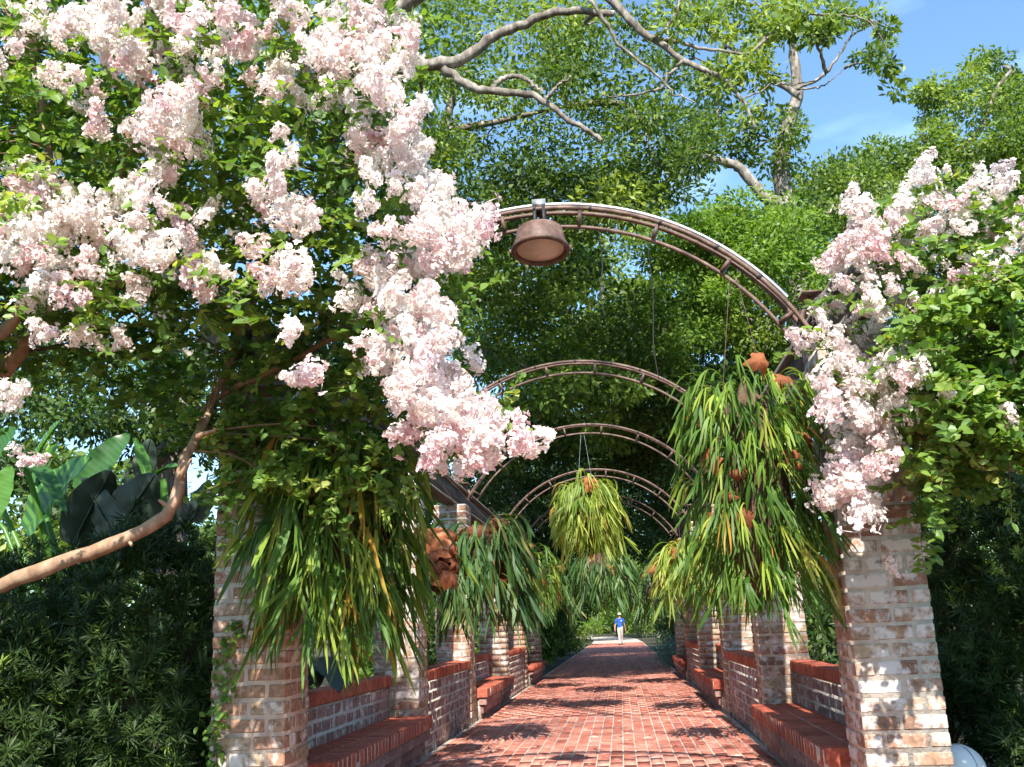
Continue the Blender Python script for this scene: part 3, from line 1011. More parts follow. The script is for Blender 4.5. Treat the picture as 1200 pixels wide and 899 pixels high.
def in_poly(x, y, poly):
    c = False
    n = len(poly)
    j = n - 1
    for i in range(n):
        xi, yi = poly[i]
        xj, yj = poly[j]
        if (yi > y) != (yj > y) and x < (xj - xi) * (y - yi) / (yj - yi) + xi:
            c = not c
        j = i
    return c
def myrtle_sprays(g, gt, poly, nspray, Y0, Y1, k=16, holes=(), bias=1.0, back=0.0):
    xs = [p[0] for p in poly]
    ys = [p[1] for p in poly]
    P0, D0 = [], []
    while len(P0) < nspray:
        x, y = random.uniform(min(xs), max(xs)), random.uniform(min(ys), max(ys))
        if not in_poly(x, y, poly):
            continue
        if any(((x - h[0]) / h[2]) ** 2 + ((y - h[1]) / h[3]) ** 2 < 1 and random.random() < h[4] for h in holes):
            continue
        low = min(max((y - 230) / 230, 0), 1) * back          # the skirt of the crown hangs further back
        Y = Y0 + low + (Y1 - Y0 - low * 0.55) * random.random() ** bias
        P0.append(on_y(x, y, Y))
        D0.append(unit(np.array([random.gauss(0, 0.8), random.gauss(-0.35, 0.6), random.gauss(0.0, 0.55)])))
    P0 = np.array(P0)
    D0 = np.array(D0)
    n = len(P0)
    Ls = rng.uniform(0.14, 0.30, n)
    tone = np.clip(rng.normal(0.42, 0.2, n), 0, 0.95)
    Pl, Dl, Nl, Tl = [], [], [], []
    for j in range(k):
        s = (j + 0.5) / k
        side = 1 if j % 2 else -1
        ax = P0 + D0 * (Ls * s)[:, None] + np.array([0, 0, -0.05]) * (s * s)
        lat = unit(np.cross(D0, np.array([0, 0, 1.0])) + rng.normal(0, 0.3, (n, 3)))
        Pl.append(ax)
        Dl.append(unit(lat * side + D0 * 0.5 + rng.normal(0, 0.35, (n, 3))))
        Nl.append(unit(rng.normal(0, 0.5, (n, 3)) + np.array([0, -0.7, 0.8])))
        Tl.append(np.clip(tone + rng.normal(0, 0.12, n), 0, 0.999))
    Pl, Dl, Nl, Tl = map(np.concatenate, (Pl, Dl, Nl, Tl))
    m = len(Pl)
    leaves(g, Pl, Dl, Nl, rng.uniform(0.038, 0.068, m), rng.uniform(0.025, 0.044, m), Tl, LEAF6)
    for i in range(0, n, 2):
        tube(gt, [P0[i], P0[i] + D0[i] * Ls[i] * 0.5 + (0, 0, -0.012), P0[i] + D0[i] * Ls[i] + (0, 0, -0.05)], [0.003, 0.0022, 0.001], 3, caps=False)
    return P0
def wood_to(gt, nodes, targets, r0, r1, sides=5):
    nodes = np.asarray(nodes)
    for tpt in targets:
        d = np.linalg.norm(nodes - tpt, axis=1) + (nodes[:, 2] > tpt[2] + 0.2) * 0.8
        s = nodes[int(np.argmin(d))]
        mid = (s + tpt) / 2 + np.array([random.gauss(0, 0.07), random.gauss(0, 0.07), random.uniform(0.0, 0.15)]) * np.linalg.norm(tpt - s)
        tube(gt, smooth_path([s, mid, tpt], 8), np.linspace(r0, r1, 8) * random.uniform(0.7, 1.1), sides, caps=False)
def flowers(t, pts, Y0, Y1, pale=0.5, per=2, spread=9, limit=296):
    """pts are pixel spots of bloom; each spot is a few panicles at slightly different depths.
    The first ones are parts of their own, what is past the limit is joined."""
    loc = Vector(t.location)
    spots = []
    for (x, y, *w) in pts:
        Yc = random.uniform(Y0, Y1)
        for i in range(w[0] if w else per):
            P = on_y(x + min(max(random.gauss(0, spread), -1.4 * spread), 1.4 * spread), y + min(max(random.gauss(0, spread), -1.2 * spread), 1.2 * spread), Yc + random.gauss(0, 0.12))
            spots.append((Vector(P) - loc, Yc))
    order = list(range(len(spots)))
    random.shuffle(order)
    order.sort(key=lambda i: spots[i][1] > Y0 + 0.85 * (Y1 - Y0))
    joined = Geo()
    for k, i in enumerate(order):
        me = random.choice(PAN['petal_pale' if random.random() < pale else 'petal'])
        ax = Vector((random.gauss(0, 0.5), random.gauss(-0.45, 0.35), random.gauss(0.35, 0.55))).normalized()
        s = random.uniform(0.45, 0.95)
        sc = Vector((s, s, s * random.uniform(0.9, 1.25)))
        q = ax.to_track_quat('Z', 'Y')
        if k < limit:
            o = bpy.data.objects.new('flower_cluster', me)
            o.location = spots[i][0]
            o.rotation_euler = q.to_euler()
            o.scale = sc
            link(o, t)
        else:
            V, F = mesh_arrays(me)
            joined.add((V * np.array(sc)) @ np.array(q.to_matrix()).T + np.array(spots[i][0]), np.array(F), random.random() * 0.7)
    if joined.n:
        joined.obj('flower_clusters', M['petal_pale'], t, False, 'stuff')

# --- the big one on the banana side
base_l = np.array([-3.75, 4.75, 0.0])
t = thing('crape_myrtle', 'large crape myrtle heavy with pale pink blossom, beside the vine covered pillar', 'tree', base_l, 'crape myrtles in bloom')
gw, gl, gt = Geo(), Geo(), Geo()
def pxs(lst):
    return [on_y(x, y, Y) for x, y, Y in lst]
stemA = [base_l, base_l + (0.25, -0.05, 0.7)] + pxs([(-60, 712, 4.6), (0, 686, 4.6), (70, 660, 4.6), (140, 634, 4.62), (193, 606, 4.65), (208, 575, 4.66), (216, 540, 4.72), (232, 510, 4.9), (262, 440, 5.2), (300, 350, 5.2), (360, 250, 5.0), (400, 130, 4.8)])
stemB = [base_l + (-0.1, 0.1, 0), base_l + (0.0, 0.05, 1.1)] + pxs([(-50, 520, 4.9), (10, 430, 4.85), (60, 370, 4.75), (110, 290, 4.6), (140, 200, 4.5), (170, 80, 4.4)])
stemC = [base_l + (-0.15, -0.1, 0), base_l + (-0.2, -0.1, 1.2)] + pxs([(-90, 470, 4.5), (-10, 400, 4.45), (30, 350, 4.4), (60, 220, 4.3), (40, 60, 4.2)])
stemD = [np.array(stemA[9])] + pxs([(250, 470, 5.2), (330, 430, 5.2), (410, 390, 5.0), (480, 400, 4.8), (550, 440, 4.5)])
nodes = []
for st, r0, r1 in ((stemA, 0.046, 0.014), (stemB, 0.065, 0.016), (stemC, 0.055, 0.014), (stemD, 0.022, 0.008)):
    p = smooth_path(st, 44, 0.004)
    rad = np.linspace(r0, r1, 44) * (1 + 0.06 * np.sin(np.arange(44) * 1.7))
    tube(gw, p - base_l, rad, 10)
    nodes.extend(p)
for (x_, y_, dx, dy) in ((210, 560, 14, -22), (232, 512, 20, -8), (150, 630, 4, 9), (95, 652, -3, 8), (200, 596, -14, -10)):
    q0, q1 = on_y(x_, y_, 4.65), on_y(x_ + dx, y_ + dy, 4.6)
    tube(gw, [q0 - base_l, (q0 + q1) / 2 - base_l, q1 - base_l], [0.018, 0.012, 0.007], 6)
POLY_L = [(-160, -90), (470, -90), (478, 60), (470, 150), (500, 240), (555, 330), (585, 430), (600, 500), (540, 540), (480, 560), (430, 585), (390, 605), (290, 600), (240, 545), (190, 490), (120, 455), (40, 440), (-160, 400)]
holes = [(560, 400, 50, 60, 0.8), (500, 500, 70, 45, 0.6), (120, 430, 60, 22, 0.7), (230, 400, 25, 20, 0.7), (480, 20, 40, 60, 0.6)]
P0 = myrtle_sprays(gl, gt, POLY_L, 2900, 3.9, 5.35, holes=holes, bias=0.8, back=0.95)
myrtle_sprays(gl, gt, [(-100, -60), (460, -60), (450, 200), (500, 400), (380, 380), (-100, 380)], 150, 3.6, 4.1, k=13)
# out-of-frame rest of the same crown
P1 = []
for i in range(900):
    P1.append(np.array([random.gauss(-4.3, 0.9), random.gauss(4.3, 0.75), random.uniform(2.5, 4.7)]))
P1 = [p for p in P1 if (p[0] < -3.1 or p[2] > 4.55)]
for p in P1:
    clump(gl, p, 0.16, 16, 0.05, 0.03, tpl=LEAF6)
wood_to(gt, nodes, P0[::9], 0.007, 0.002, 4)
for a_ in gl.v:
    a_ -= base_l
for a_ in gt.v:
    a_ -= base_l
gw.obj('trunk', M['bark_myrtle'], t, True)
gt.obj('twigs', M['twig'], t, True, 'stuff')
gl.obj('crown', M['myrtle_leaf'], t, False, 'stuff')
FL = [(30,10),(45,40),(5,70),(80,45,3),(60,100),(130,30,3),(150,60,3),(165,90,3),(110,15,3),(190,10),(215,40),(215,80),(200,115),(240,10),(270,15),(300,55),(290,75),(320,90),(345,10),(370,50,3),(392,70,3),(340,75),(330,95),(375,110,3),
      (155,145),(190,170,3),(215,190),(235,165),(205,150),(120,140,1),(100,120,1),(340,170,1),(15,240,3),(40,225,3),(60,245),(30,270,3),(10,290,3),(60,290),(150,215),(180,205),(140,240),(150,280),(165,290),(230,240,1),(200,280,1),(310,220),(350,240),(370,262),(330,255),
      (415,30,3),(430,60,3),(440,90,3),(460,40,3),(480,60),(490,75),(425,95,3),(450,110,3),(470,130,3),(490,140),(460,150),(480,162),(410,120),(430,150),(450,180),(475,190),(500,198),(515,205,1),(430,192,1),(445,210,1),(480,240),(510,240),(530,250),(490,270),(552,262),(592,275),(602,268,1),(470,280),(562,292),(520,282),(445,240,1),(500,300),
      (420,320),(450,330),(470,345),(440,310),(490,320),(540,320),(575,305),(530,305),(480,355),(510,360),(430,350),(455,370),(490,380),(515,367),(470,400),(500,410,3),(522,420,3),(545,410,1),(440,400,1),(420,410,1),(460,430),(480,440),(500,440,3),(520,435),(560,435,1),(455,462),(470,472),(490,475),(505,482),(530,465,3),(550,460,3),(570,462),(540,480,3),(560,490,3),(580,490,3),(550,510),(570,515),(592,505),(600,525),(620,505),(632,508,1),(560,535),(585,530),(520,530),(500,520,1),(483,518,1),(535,515),
      (30,312),(50,330),(70,335),(30,360,1),(62,385,1),(95,400,1),(105,310,1),(150,335,1),(170,305),(230,320,1),(250,330,1),(280,305,1),(330,325),(342,345),(345,310),(365,310,1),(360,390,1),(365,455,1),(130,410,1),(25,470,1),(36,525,1)]
FL = [(x - min(max((x - 480) * 0.28, 0), 38), y, *(w and [w[0] + 1] or [3])) for (x, y, *w) in FL]
FL += [(random.uniform(0, 115), random.uniform(205, 330), 3) for _ in range(14)] + [(random.uniform(0, 480), random.uniform(-5, 110), 2) for _ in range(26)] + [(random.uniform(120, 260), random.uniform(130, 300), 2) for _ in range(12)]
flowers(t, FL, 3.55, 4.15, 0.6, spread=14)

# --- the one on the dome lamp side
base_r = np.array([3.6, 5.5, 0.0])
t = thing('crape_myrtle', 'smaller crape myrtle with whitish blossom, before the whitewashed pillar', 'tree', base_r, 'crape myrtles in bloom')
gw, gl, gt = Geo(), Geo(), Geo()
st1 = [base_r, base_r + (-0.15, 0, 0.9)] + pxs([(1290, 560, 5.4), (1200, 420, 5.35), (1130, 340, 5.3), (1090, 270, 5.2), (1085, 215, 5.2)])
st2 = [base_r + (0.1, 0, 0), base_r + (0.0, 0, 1.0)] + pxs([(1300, 600, 5.4), (1220, 550, 5.35), (1150, 545, 5.3), (1085, 520, 5.25), (1030, 450, 5.2), (990, 380, 5.2)])
st3 = [base_r + (0.05, 0.1, 0), base_r + (0.05, 0.1, 1.4)] + pxs([(1290, 380, 5.45), (1210, 300, 5.4), (1170, 240, 5.4)])
nodes = []
for st, r0, r1 in ((st1, 0.05, 0.008), (st2, 0.05, 0.008), (st3, 0.05, 0.01)):
    p = smooth_path(st, 36, 0.004)
    tube(gw, p - base_r, np.linspace(r0, r1, 36), 9)
    nodes.extend(p)
POLY_R = [(985, 290), (1040, 255), (1075, 215), (1120, 235), (1200, 230), (1280, 200), (1280, 540), (1200, 545), (1150, 560), (1110, 590), (1080, 575), (1065, 500), (1000, 470), (960, 430), (975, 350)]
holes = [(1020, 400, 50, 60, 0.75), (1130, 240, 60, 22, 0.6), (1000, 300, 40, 40, 0.6)]
P0 = myrtle_sprays(gl, gt, POLY_R, 760, 4.85, 5.65, holes=holes)
myrtle_sprays(gl, gt, [(1060, 330), (1260, 300), (1260, 540), (1090, 560)], 170, 4.6, 4.95, k=14)
P0b = myrtle_sprays(gl, gt, [(1060, 560), (1090, 560), (1095, 640), (1080, 640)], 12, 5.0, 5.4)
for i in range(60):
    p = np.array([random.gauss(4.1, 0.6), random.gauss(5.5, 0.5), random.uniform(1.8, 3.8)])
    if p[0] > 3.0:
        clump(gl, p, 0.16, 16, 0.05, 0.03, tpl=LEAF6)
wood_to(gt, nodes, P0[::8], 0.008, 0.002, 4)
for a_ in gl.v:
    a_ -= base_r
for a_ in gt.v:
    a_ -= base_r
gw.obj('trunk', M['bark_myrtle'], t, True)
gt.obj('twigs', M['twig'], t, True, 'stuff')
gl.obj('crown', M['myrtle_leaf'], t, False, 'stuff')
FR = [(1080,205),(1095,217),(1070,232),(1110,250),(1155,205),(1150,217,1),(1183,215),(1130,250),(1120,262),(1140,267),(1000,255),(1010,265,3),(985,277),(1025,270),(1040,252),(975,292),(1000,292),(1030,290),(1055,255,1),(1060,300,1),(1150,297),(1190,262),(1195,285),(1165,302),(1080,270,1),
      (960,320),(965,360,3),(950,385),(975,315),(985,345,3),(1010,330,1),(1020,310),(1045,307),(1060,320),(1065,350),(1075,360),(1105,325),(1015,365,1),(1018,400,1),(945,410,1),(960,415,1),(995,390,1),(990,420,3),(975,440,3),(985,455,3),(965,460),(1000,480,3),(1010,500,3),(975,480),(990,490,3),(1020,497),(1035,490),(1050,440,3),(1060,430,3),(1075,440),(1045,450,3),(1058,412),(1090,445,1),(1025,515),(1035,522),(1000,530,1),(985,545),(1015,545),(980,560,3),(990,575,3),(1000,565,3),(965,590),(1010,590),(985,600),(1165,440,1),(1195,475),(1150,320,1),(1190,310,1),(1140,465,1),(1055,475),(1030,545,1),(1060,655,1)]
FR = [(x + (16 if x < 1000 else 4), y, *(w and [w[0] + 1] or [3])) for (x, y, *w) in FR]
flowers(t, FR, 4.75, 5.25, 0.75, spread=14)

# ================================================================== PODOCARPUS SHRUBS
def podo(label, c, rx, ry, h, n, seed, cover=0.25):
    """dense shrub of whorled narrow leaves; rosettes sit on and just under the outside"""
    rs = np.random.default_rng(seed)
    t = thing('podocarpus_shrub', label, 'shrub', (c[0], c[1], 0), 'podocarpus shrubs beside the pergola')
    g = Geo()
    d = unit(rs.normal(size=(n, 3)) * (1, 1, 1) + np.array([0, -0.45, 0.0]))
    u = rs.uniform(0.72, 1.0, n)
    bump = 1 + 0.12 * np.sin(d[:, 0] * 9 + seed) * np.cos(d[:, 2] * 8 + seed)
    C = d * np.array([rx, ry, h / 2]) * (u * bump)[:, None] + np.array([0, 0, h / 2])
    keep = C[:, 2] > 0.05
    C, d = C[keep], d[keep]
    n = len(C)
    ax = unit(d * 0.7 + np.array([0, -0.1, 0.65]) + rs.normal(0, 0.35, (n, 3)))
    k = 22
    tip = rs.random(n) < 0.055
    A, D, Nn, T, Lg = [], [], [], [], []
    for j in range(k):
        rad = unit(np.cross(ax, rs.normal(size=(n, 3))))
        f = rs.uniform(0.1, 1.1, n)[:, None]
        A.append(C - ax * rs.uniform(0, 0.06, n)[:, None])
        D.append(unit(rad + ax * f))
        Nn.append(unit(ax - rad * f * 0.6 + rs.normal(0, 0.2, (n, 3))))
        T.append(np.where(tip, 0.99, np.clip(rs.random(n) * 0.75, 0, 0.9)))
        Lg.append(np.where(tip, 0.7, 1.0) * rs.uniform(0.07, 0.125, n))
    A, D, Nn, T, Lg = map(np.concatenate, (A, D, Nn, T, Lg))
    leaves(g, A, D, Nn, Lg, 0.011 * rs.uniform(0.8, 1.2, len(A)), T, LEAF4)
    g.obj('foliage', M['podo_leaf'], t, False, 'stuff')
    g = Geo()
    for i in range(7):
        a = rs.uniform(0, 6.28)
        tip_p = np.array([math.cos(a) * rx * 0.7, math.sin(a) * ry * 0.7, h * rs.uniform(0.6, 0.9)])
        tube(g, smooth_path([(rs.normal(0, 0.06), rs.normal(0, 0.06), 0), tip_p * (0.3, 0.3, 0.5), tip_p], 8), np.linspace(0.022, 0.006, 8), 6)
    g.obj('stems', M['twig'], t, True, 'stuff')
podo('dark podocarpus shrub against the vine covered pillar', (-3.05, 6.35), 0.62, 0.6, 2.1, 1300, 1)
podo('dark podocarpus shrub with light green shoots below the bare leaning limb', (-3.95, 5.95), 0.75, 0.65, 1.55, 1500, 2)
podo('tall dark podocarpus shrub beneath the banana leaves', (-4.4, 7.0), 0.9, 0.6, 2.0, 1500, 3)
podo('dark podocarpus shrub next to the crape myrtle stems', (-5.2, 6.3), 0.8, 0.7, 1.75, 1200, 4)
podo('tall podocarpus shrub behind the white dome lamp', (2.75, 7.4), 0.72, 0.7, 2.55, 1900, 5)
podo('broad podocarpus shrub under the whitish crape myrtle', (3.55, 6.7), 0.8, 0.7, 1.9, 1500, 6)
podo('low podocarpus shrub in front of the white dome lamp side hedge', (2.62, 6.55), 0.42, 0.4, 0.75, 500, 7)

# ================================================================== BANANA PLANT
def blade(B, T, width, sag, nh, mat, parent, org, name='leaf', fold=0.22):
    B, T = np.asarray(B, float), np.asarray(T, float)
    n = 27
    s = np.linspace(0, 1, n)
    d = T - B
    L = np.linalg.norm(d)
    mid = B + np.outer(s, d) + np.outer(np.sin(s * math.pi), np.array([0, 0, 1.0])) * sag * L
    tan = unit(np.gradient(mid, axis=0))
    nh = unit(nh)
    side = unit(np.cross(np.tile(nh, (n, 1)), tan))
    nor = np.cross(tan, side)
    w = width * np.sin(np.clip(s * 0.93 + 0.05, 0, 1) ** 0.75 * math.pi) ** 0.7
    w[-1] = 0.004
    V, F = [], []
    ac = [-1, -0.55, 0, 0.55, 1]
    for i in range(n):
        for a in ac:
            wob = 0.03 * width * math.sin(i * 0.9 + a * 3)
            V.append(mid[i] + side[i] * w[i] / 2 * a + nor[i] * (abs(a) * fold * w[i] * 0.5 + wob * abs(a)))
    m = len(ac)
    for i in range(n - 1):
        for j in range(m - 1):
            F.append((i * m + j, (i + 1) * m + j, (i + 1) * m + j + 1, i * m + j + 1))
    g = Geo()
    g.add(np.array(V) - org, F, np.repeat(np.where(np.arange(n - 1) % 2, 0.0, 0.16) + rng.uniform(0, 0.08, n - 1), m - 1))
    o = g.obj(name, M[mat], parent, True)
    g = Geo()
    tube(g, mid - org - nor * 0.006, np.linspace(0.012, 0.003, n), 5)
    g.obj('midrib', M[mat], o, True)
    return o
org = np.array([-4.7, 8.2, 0.0])
t = thing('banana_plant', 'banana plant with big paddle leaves, some sunlit, behind the podocarpus shrubs', 'plant', org)
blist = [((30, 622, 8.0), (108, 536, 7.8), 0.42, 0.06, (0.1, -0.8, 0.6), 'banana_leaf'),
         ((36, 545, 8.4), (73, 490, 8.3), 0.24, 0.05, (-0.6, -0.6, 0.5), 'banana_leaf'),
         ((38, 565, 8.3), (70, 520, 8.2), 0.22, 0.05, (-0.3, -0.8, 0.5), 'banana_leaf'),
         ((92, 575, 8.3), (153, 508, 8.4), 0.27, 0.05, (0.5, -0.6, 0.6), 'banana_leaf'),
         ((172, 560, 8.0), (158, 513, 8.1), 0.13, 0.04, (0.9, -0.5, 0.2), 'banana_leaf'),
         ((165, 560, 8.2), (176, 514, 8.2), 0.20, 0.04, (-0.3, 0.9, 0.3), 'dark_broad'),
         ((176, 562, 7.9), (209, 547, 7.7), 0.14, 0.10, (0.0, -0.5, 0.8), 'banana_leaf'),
         ((120, 655, 7.6), (182, 556, 7.4), 0.52, 0.02, (0.2, 0.9, 0.3), 'dark_broad'),  # darkness of these shaded, backlit leaves is in the material colour
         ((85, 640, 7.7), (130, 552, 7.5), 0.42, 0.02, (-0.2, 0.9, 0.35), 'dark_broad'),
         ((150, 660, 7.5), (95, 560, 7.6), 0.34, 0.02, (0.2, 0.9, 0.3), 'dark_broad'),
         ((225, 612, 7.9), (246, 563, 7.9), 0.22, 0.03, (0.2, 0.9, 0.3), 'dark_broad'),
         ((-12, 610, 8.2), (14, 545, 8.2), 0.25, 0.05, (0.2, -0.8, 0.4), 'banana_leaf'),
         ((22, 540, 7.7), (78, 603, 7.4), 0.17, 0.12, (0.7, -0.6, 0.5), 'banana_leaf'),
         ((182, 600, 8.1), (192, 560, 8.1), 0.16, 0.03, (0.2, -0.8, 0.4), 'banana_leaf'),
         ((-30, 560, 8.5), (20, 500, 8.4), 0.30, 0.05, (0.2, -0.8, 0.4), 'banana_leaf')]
for (b, tp, w, sag, nh, mt) in blist:
    B, T = on_y(*b), on_y(*tp)
    blade(B, T, w, sag, nh, mt, t, org)
    g = Geo()
    root = np.array([random.gauss(0, 0.16), random.gauss(0, 0.1), 0])
    tube(g, smooth_path([root, root * 0.8 + (0, 0, 0.9), (B - org) * (0.75, 0.75, 0.92), B - org], 12), np.linspace(0.045, 0.014, 12), 8)
    g.obj('leaf_stalk', M['banana_leaf'], t, True)

# ================================================================== BROADLEAF SHRUBS
def shrub(name, label, c, r, mat, n, L, W, cat='shrub', group=None, seed=0, tpl=LEAF4, tone=None):
    t = thing(name, label, cat, (c[0], c[1], 0), group)
    g = Geo()
    nc = max(8, int(n / 60))
    gs = Geo()
    for i in range(nc):
        d = rdir(1)[0]
        p = d * np.array(r) * random.uniform(0.45, 0.95) + np.array([0, 0, r[2]])
        p[2] = max(p[2], 0.1)
        clump(g, p, min(r) * 0.42, 60, L, W, tpl=tpl, tone=None if tone is None else tone + random.gauss(0, 0.15))
        if i % 2 == 0:
            tube(gs, smooth_path([(random.gauss(0, 0.05), random.gauss(0, 0.05), 0), p * (0.4, 0.4, 0.55), p], 6), np.linspace(0.015, 0.004, 6), 5, caps=False)
    g.obj('foliage', M[mat], t, False, 'stuff')
    gs.obj('stems', M['twig'], t, True, 'stuff')
    return t
gp = 'shrubs planted behind the low walls'
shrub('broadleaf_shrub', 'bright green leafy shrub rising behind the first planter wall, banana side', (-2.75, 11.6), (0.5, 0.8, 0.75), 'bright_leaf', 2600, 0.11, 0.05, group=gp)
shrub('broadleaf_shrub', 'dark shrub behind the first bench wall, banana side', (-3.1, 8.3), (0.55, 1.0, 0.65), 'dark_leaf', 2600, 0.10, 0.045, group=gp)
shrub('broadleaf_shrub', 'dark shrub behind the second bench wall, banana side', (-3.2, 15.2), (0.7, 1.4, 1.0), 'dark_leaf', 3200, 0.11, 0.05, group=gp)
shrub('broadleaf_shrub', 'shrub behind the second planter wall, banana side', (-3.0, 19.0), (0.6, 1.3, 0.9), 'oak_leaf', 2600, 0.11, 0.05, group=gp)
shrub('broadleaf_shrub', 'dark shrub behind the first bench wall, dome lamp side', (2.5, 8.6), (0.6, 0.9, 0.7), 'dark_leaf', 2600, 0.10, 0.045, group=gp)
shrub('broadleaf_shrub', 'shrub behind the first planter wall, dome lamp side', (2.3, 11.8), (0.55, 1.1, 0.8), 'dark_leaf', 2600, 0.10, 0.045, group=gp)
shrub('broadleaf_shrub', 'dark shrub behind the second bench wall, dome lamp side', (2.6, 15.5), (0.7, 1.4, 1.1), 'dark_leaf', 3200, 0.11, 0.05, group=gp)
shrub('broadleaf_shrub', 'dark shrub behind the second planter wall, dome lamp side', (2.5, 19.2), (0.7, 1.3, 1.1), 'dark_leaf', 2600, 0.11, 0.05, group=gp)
shrub('silver_shrub', 'silvery grey shrub at the path edge past the last bench, dome lamp side', (1.45, 27.6), (0.62, 0.8, 0.48), 'silver_leaf', 2600, 0.10, 0.03, seed=3)
gp3 = 'big dark shrubs behind the podocarpus'
shrub('broadleaf_shrub', 'big dark shrub filling the gap behind the vine covered pillar', (-4.3, 10.2), (1.3, 1.0, 1.0), 'dark_leaf', 5200, 0.12, 0.055, group=gp3)
shrub('broadleaf_shrub', 'big dark shrub behind the banana stems', (-7.0, 10.4), (1.6, 1.0, 1.1), 'dark_leaf', 5200, 0.12, 0.055, group=gp3)
shrub('broadleaf_shrub', 'big dark shrub behind the podocarpus, dome lamp side', (4.4, 9.6), (1.5, 1.0, 1.2), 'dark_leaf', 5200, 0.12, 0.055, group=gp3)
gp2 = 'shrubs lining the far path'
far_sh = [('leafy green shrub lining the far path just past the last pillar, banana side', (-2.7, 31), (0.85, 1.5, 0.75), 'oak_leaf'),
          ('darker green shrub lining the far path, second past the pillars, banana side', (-2.8, 37), (0.9, 1.8, 0.8), 'dark_leaf'),
          ('sunlit yellow green shrub beside the walking person', (-2.6, 61), (1.5, 2.5, 1.2), 'bright_leaf'),
          ('tall sunlit yellow green shrub behind the walking person', (-4.2, 66), (2.0, 3, 1.9), 'bright_leaf'),
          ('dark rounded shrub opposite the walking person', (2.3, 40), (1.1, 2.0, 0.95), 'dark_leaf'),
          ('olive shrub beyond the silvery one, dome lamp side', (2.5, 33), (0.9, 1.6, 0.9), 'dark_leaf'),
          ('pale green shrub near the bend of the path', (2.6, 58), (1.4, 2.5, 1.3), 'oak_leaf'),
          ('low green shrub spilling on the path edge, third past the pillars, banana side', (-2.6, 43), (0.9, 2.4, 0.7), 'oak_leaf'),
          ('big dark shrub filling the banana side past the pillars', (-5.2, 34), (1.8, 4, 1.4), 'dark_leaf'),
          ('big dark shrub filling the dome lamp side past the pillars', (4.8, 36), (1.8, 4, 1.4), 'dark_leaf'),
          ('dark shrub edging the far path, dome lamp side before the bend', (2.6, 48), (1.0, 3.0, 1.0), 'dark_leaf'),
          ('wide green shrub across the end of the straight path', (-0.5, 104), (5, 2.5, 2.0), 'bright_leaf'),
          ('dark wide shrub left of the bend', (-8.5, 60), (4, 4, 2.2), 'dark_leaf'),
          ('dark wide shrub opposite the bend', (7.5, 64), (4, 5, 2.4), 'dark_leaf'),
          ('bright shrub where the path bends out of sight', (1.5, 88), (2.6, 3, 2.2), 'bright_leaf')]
for lb, c, r, mt in far_sh:
    shrub('path_shrub', lb, c, r, mt, 3000, 0.16, 0.08, group=gp2)

# dark broad leaves drooping over the first bench's back wall
org = np.array([-2.75, 7.0, 0.0])
t = thing('elephant_ear', 'dark blue green broad leaves drooping over the first bench wall', 'plant', org)
for (b, tp, w) in [((372, 772, 7.15), (398, 812, 7.0), 0.24), ((360, 780, 7.2), (372, 806, 7.0), 0.2), ((392, 778, 7.4), (420, 800, 7.3), 0.15)]:
    B, T = on_y(*b), on_y(*tp)
    blade(B, T, w, 0.12, (0.5, -0.4, 0.7), 'dark_broad', t, org)
    g = Geo()
    tube(g, smooth_path([(0, 0, 0), (B - org) * 0.6 + (0, 0, 0.2), B - org], 8), np.linspace(0.02, 0.01, 8), 6)
    g.obj('leaf_stalk', M['banana_leaf'], t, True)

# vine on the first pillar's corner
t = thing('climbing_vine', 'small leafy vine climbing the outer corner of the brick pillar', 'vine', (XL - PW, PY[0] - 0.01, 0))
gv, gl = Geo(), Geo()
pts = [(0.02, -0.012, 0.0), (-0.005, -0.015, 0.25), (0.05, -0.015, 0.5), (0.03, -0.014, 0.7), (0.10, -0.014, 0.9), (0.09, -0.014, 1.1), (0.16, -0.014, 1.3)]
pv = smooth_path(pts, 50, 0.004)
tube(gv, pv, np.linspace(0.006, 0.002, 50), 5)
n = 230
ii = rng.integers(0, 50, n)
P = pv[ii] + rng.normal(0, 1, (n, 3)) * (0.035, 0.012, 0.03)
P[:, 1] = np.minimum(P[:, 1], -0.012)
leaves(gl, P, unit(rng.normal(size=(n, 3)) + (0, -0.4, -0.5)), unit(rng.normal(0, 0.4, (n, 3)) + (0, -1, 0.4)), rng.uniform(0.03, 0.05, n), rng.uniform(0.025, 0.042, n), rng.random(n) * 0.6, LEAF6)
gv.obj('stem', M['twig'], t, True)
gl.obj('foliage', M['myrtle_leaf'], t, False, 'stuff')

# white dome lamp by the first pillar on the other side
t = thing('garden_lamp', 'white plastic dome lamp on a short post beside the whitewashed pillar', 'lamp', (1.93, 6.42, 0))
g = Geo()
prof = [(0.145, 0.26), (0.15, 0.275)] + [(0.15 * math.cos(a), 0.275 + 0.15 * math.sin(a)) for a in np.linspace(0.15, math.pi / 2, 9)]
lathe(g, prof, sides=28)
g.obj('dome', M['white'], t, True)
g = Geo()
lathe(g, [(0.0, 0.262), (0.143, 0.262), (0.143, 0.24), (0.06, 0.22), (0.035, 0.2), (0.035, 0.0)], sides=20)
g.obj('post', M['black'], t, False)
for k in range(4):
    g = Geo()
    a = np.linspace(0, math.pi / 2, 10)
    az = R(25 + 90 * k)
    tube(g, np.stack([0.152 * np.cos(a) * math.cos(az), 0.152 * np.cos(a) * math.sin(az), 0.275 + 0.152 * np.sin(a)], 1), 0.003, 4)
    g.obj('seam', M['galv'], t)

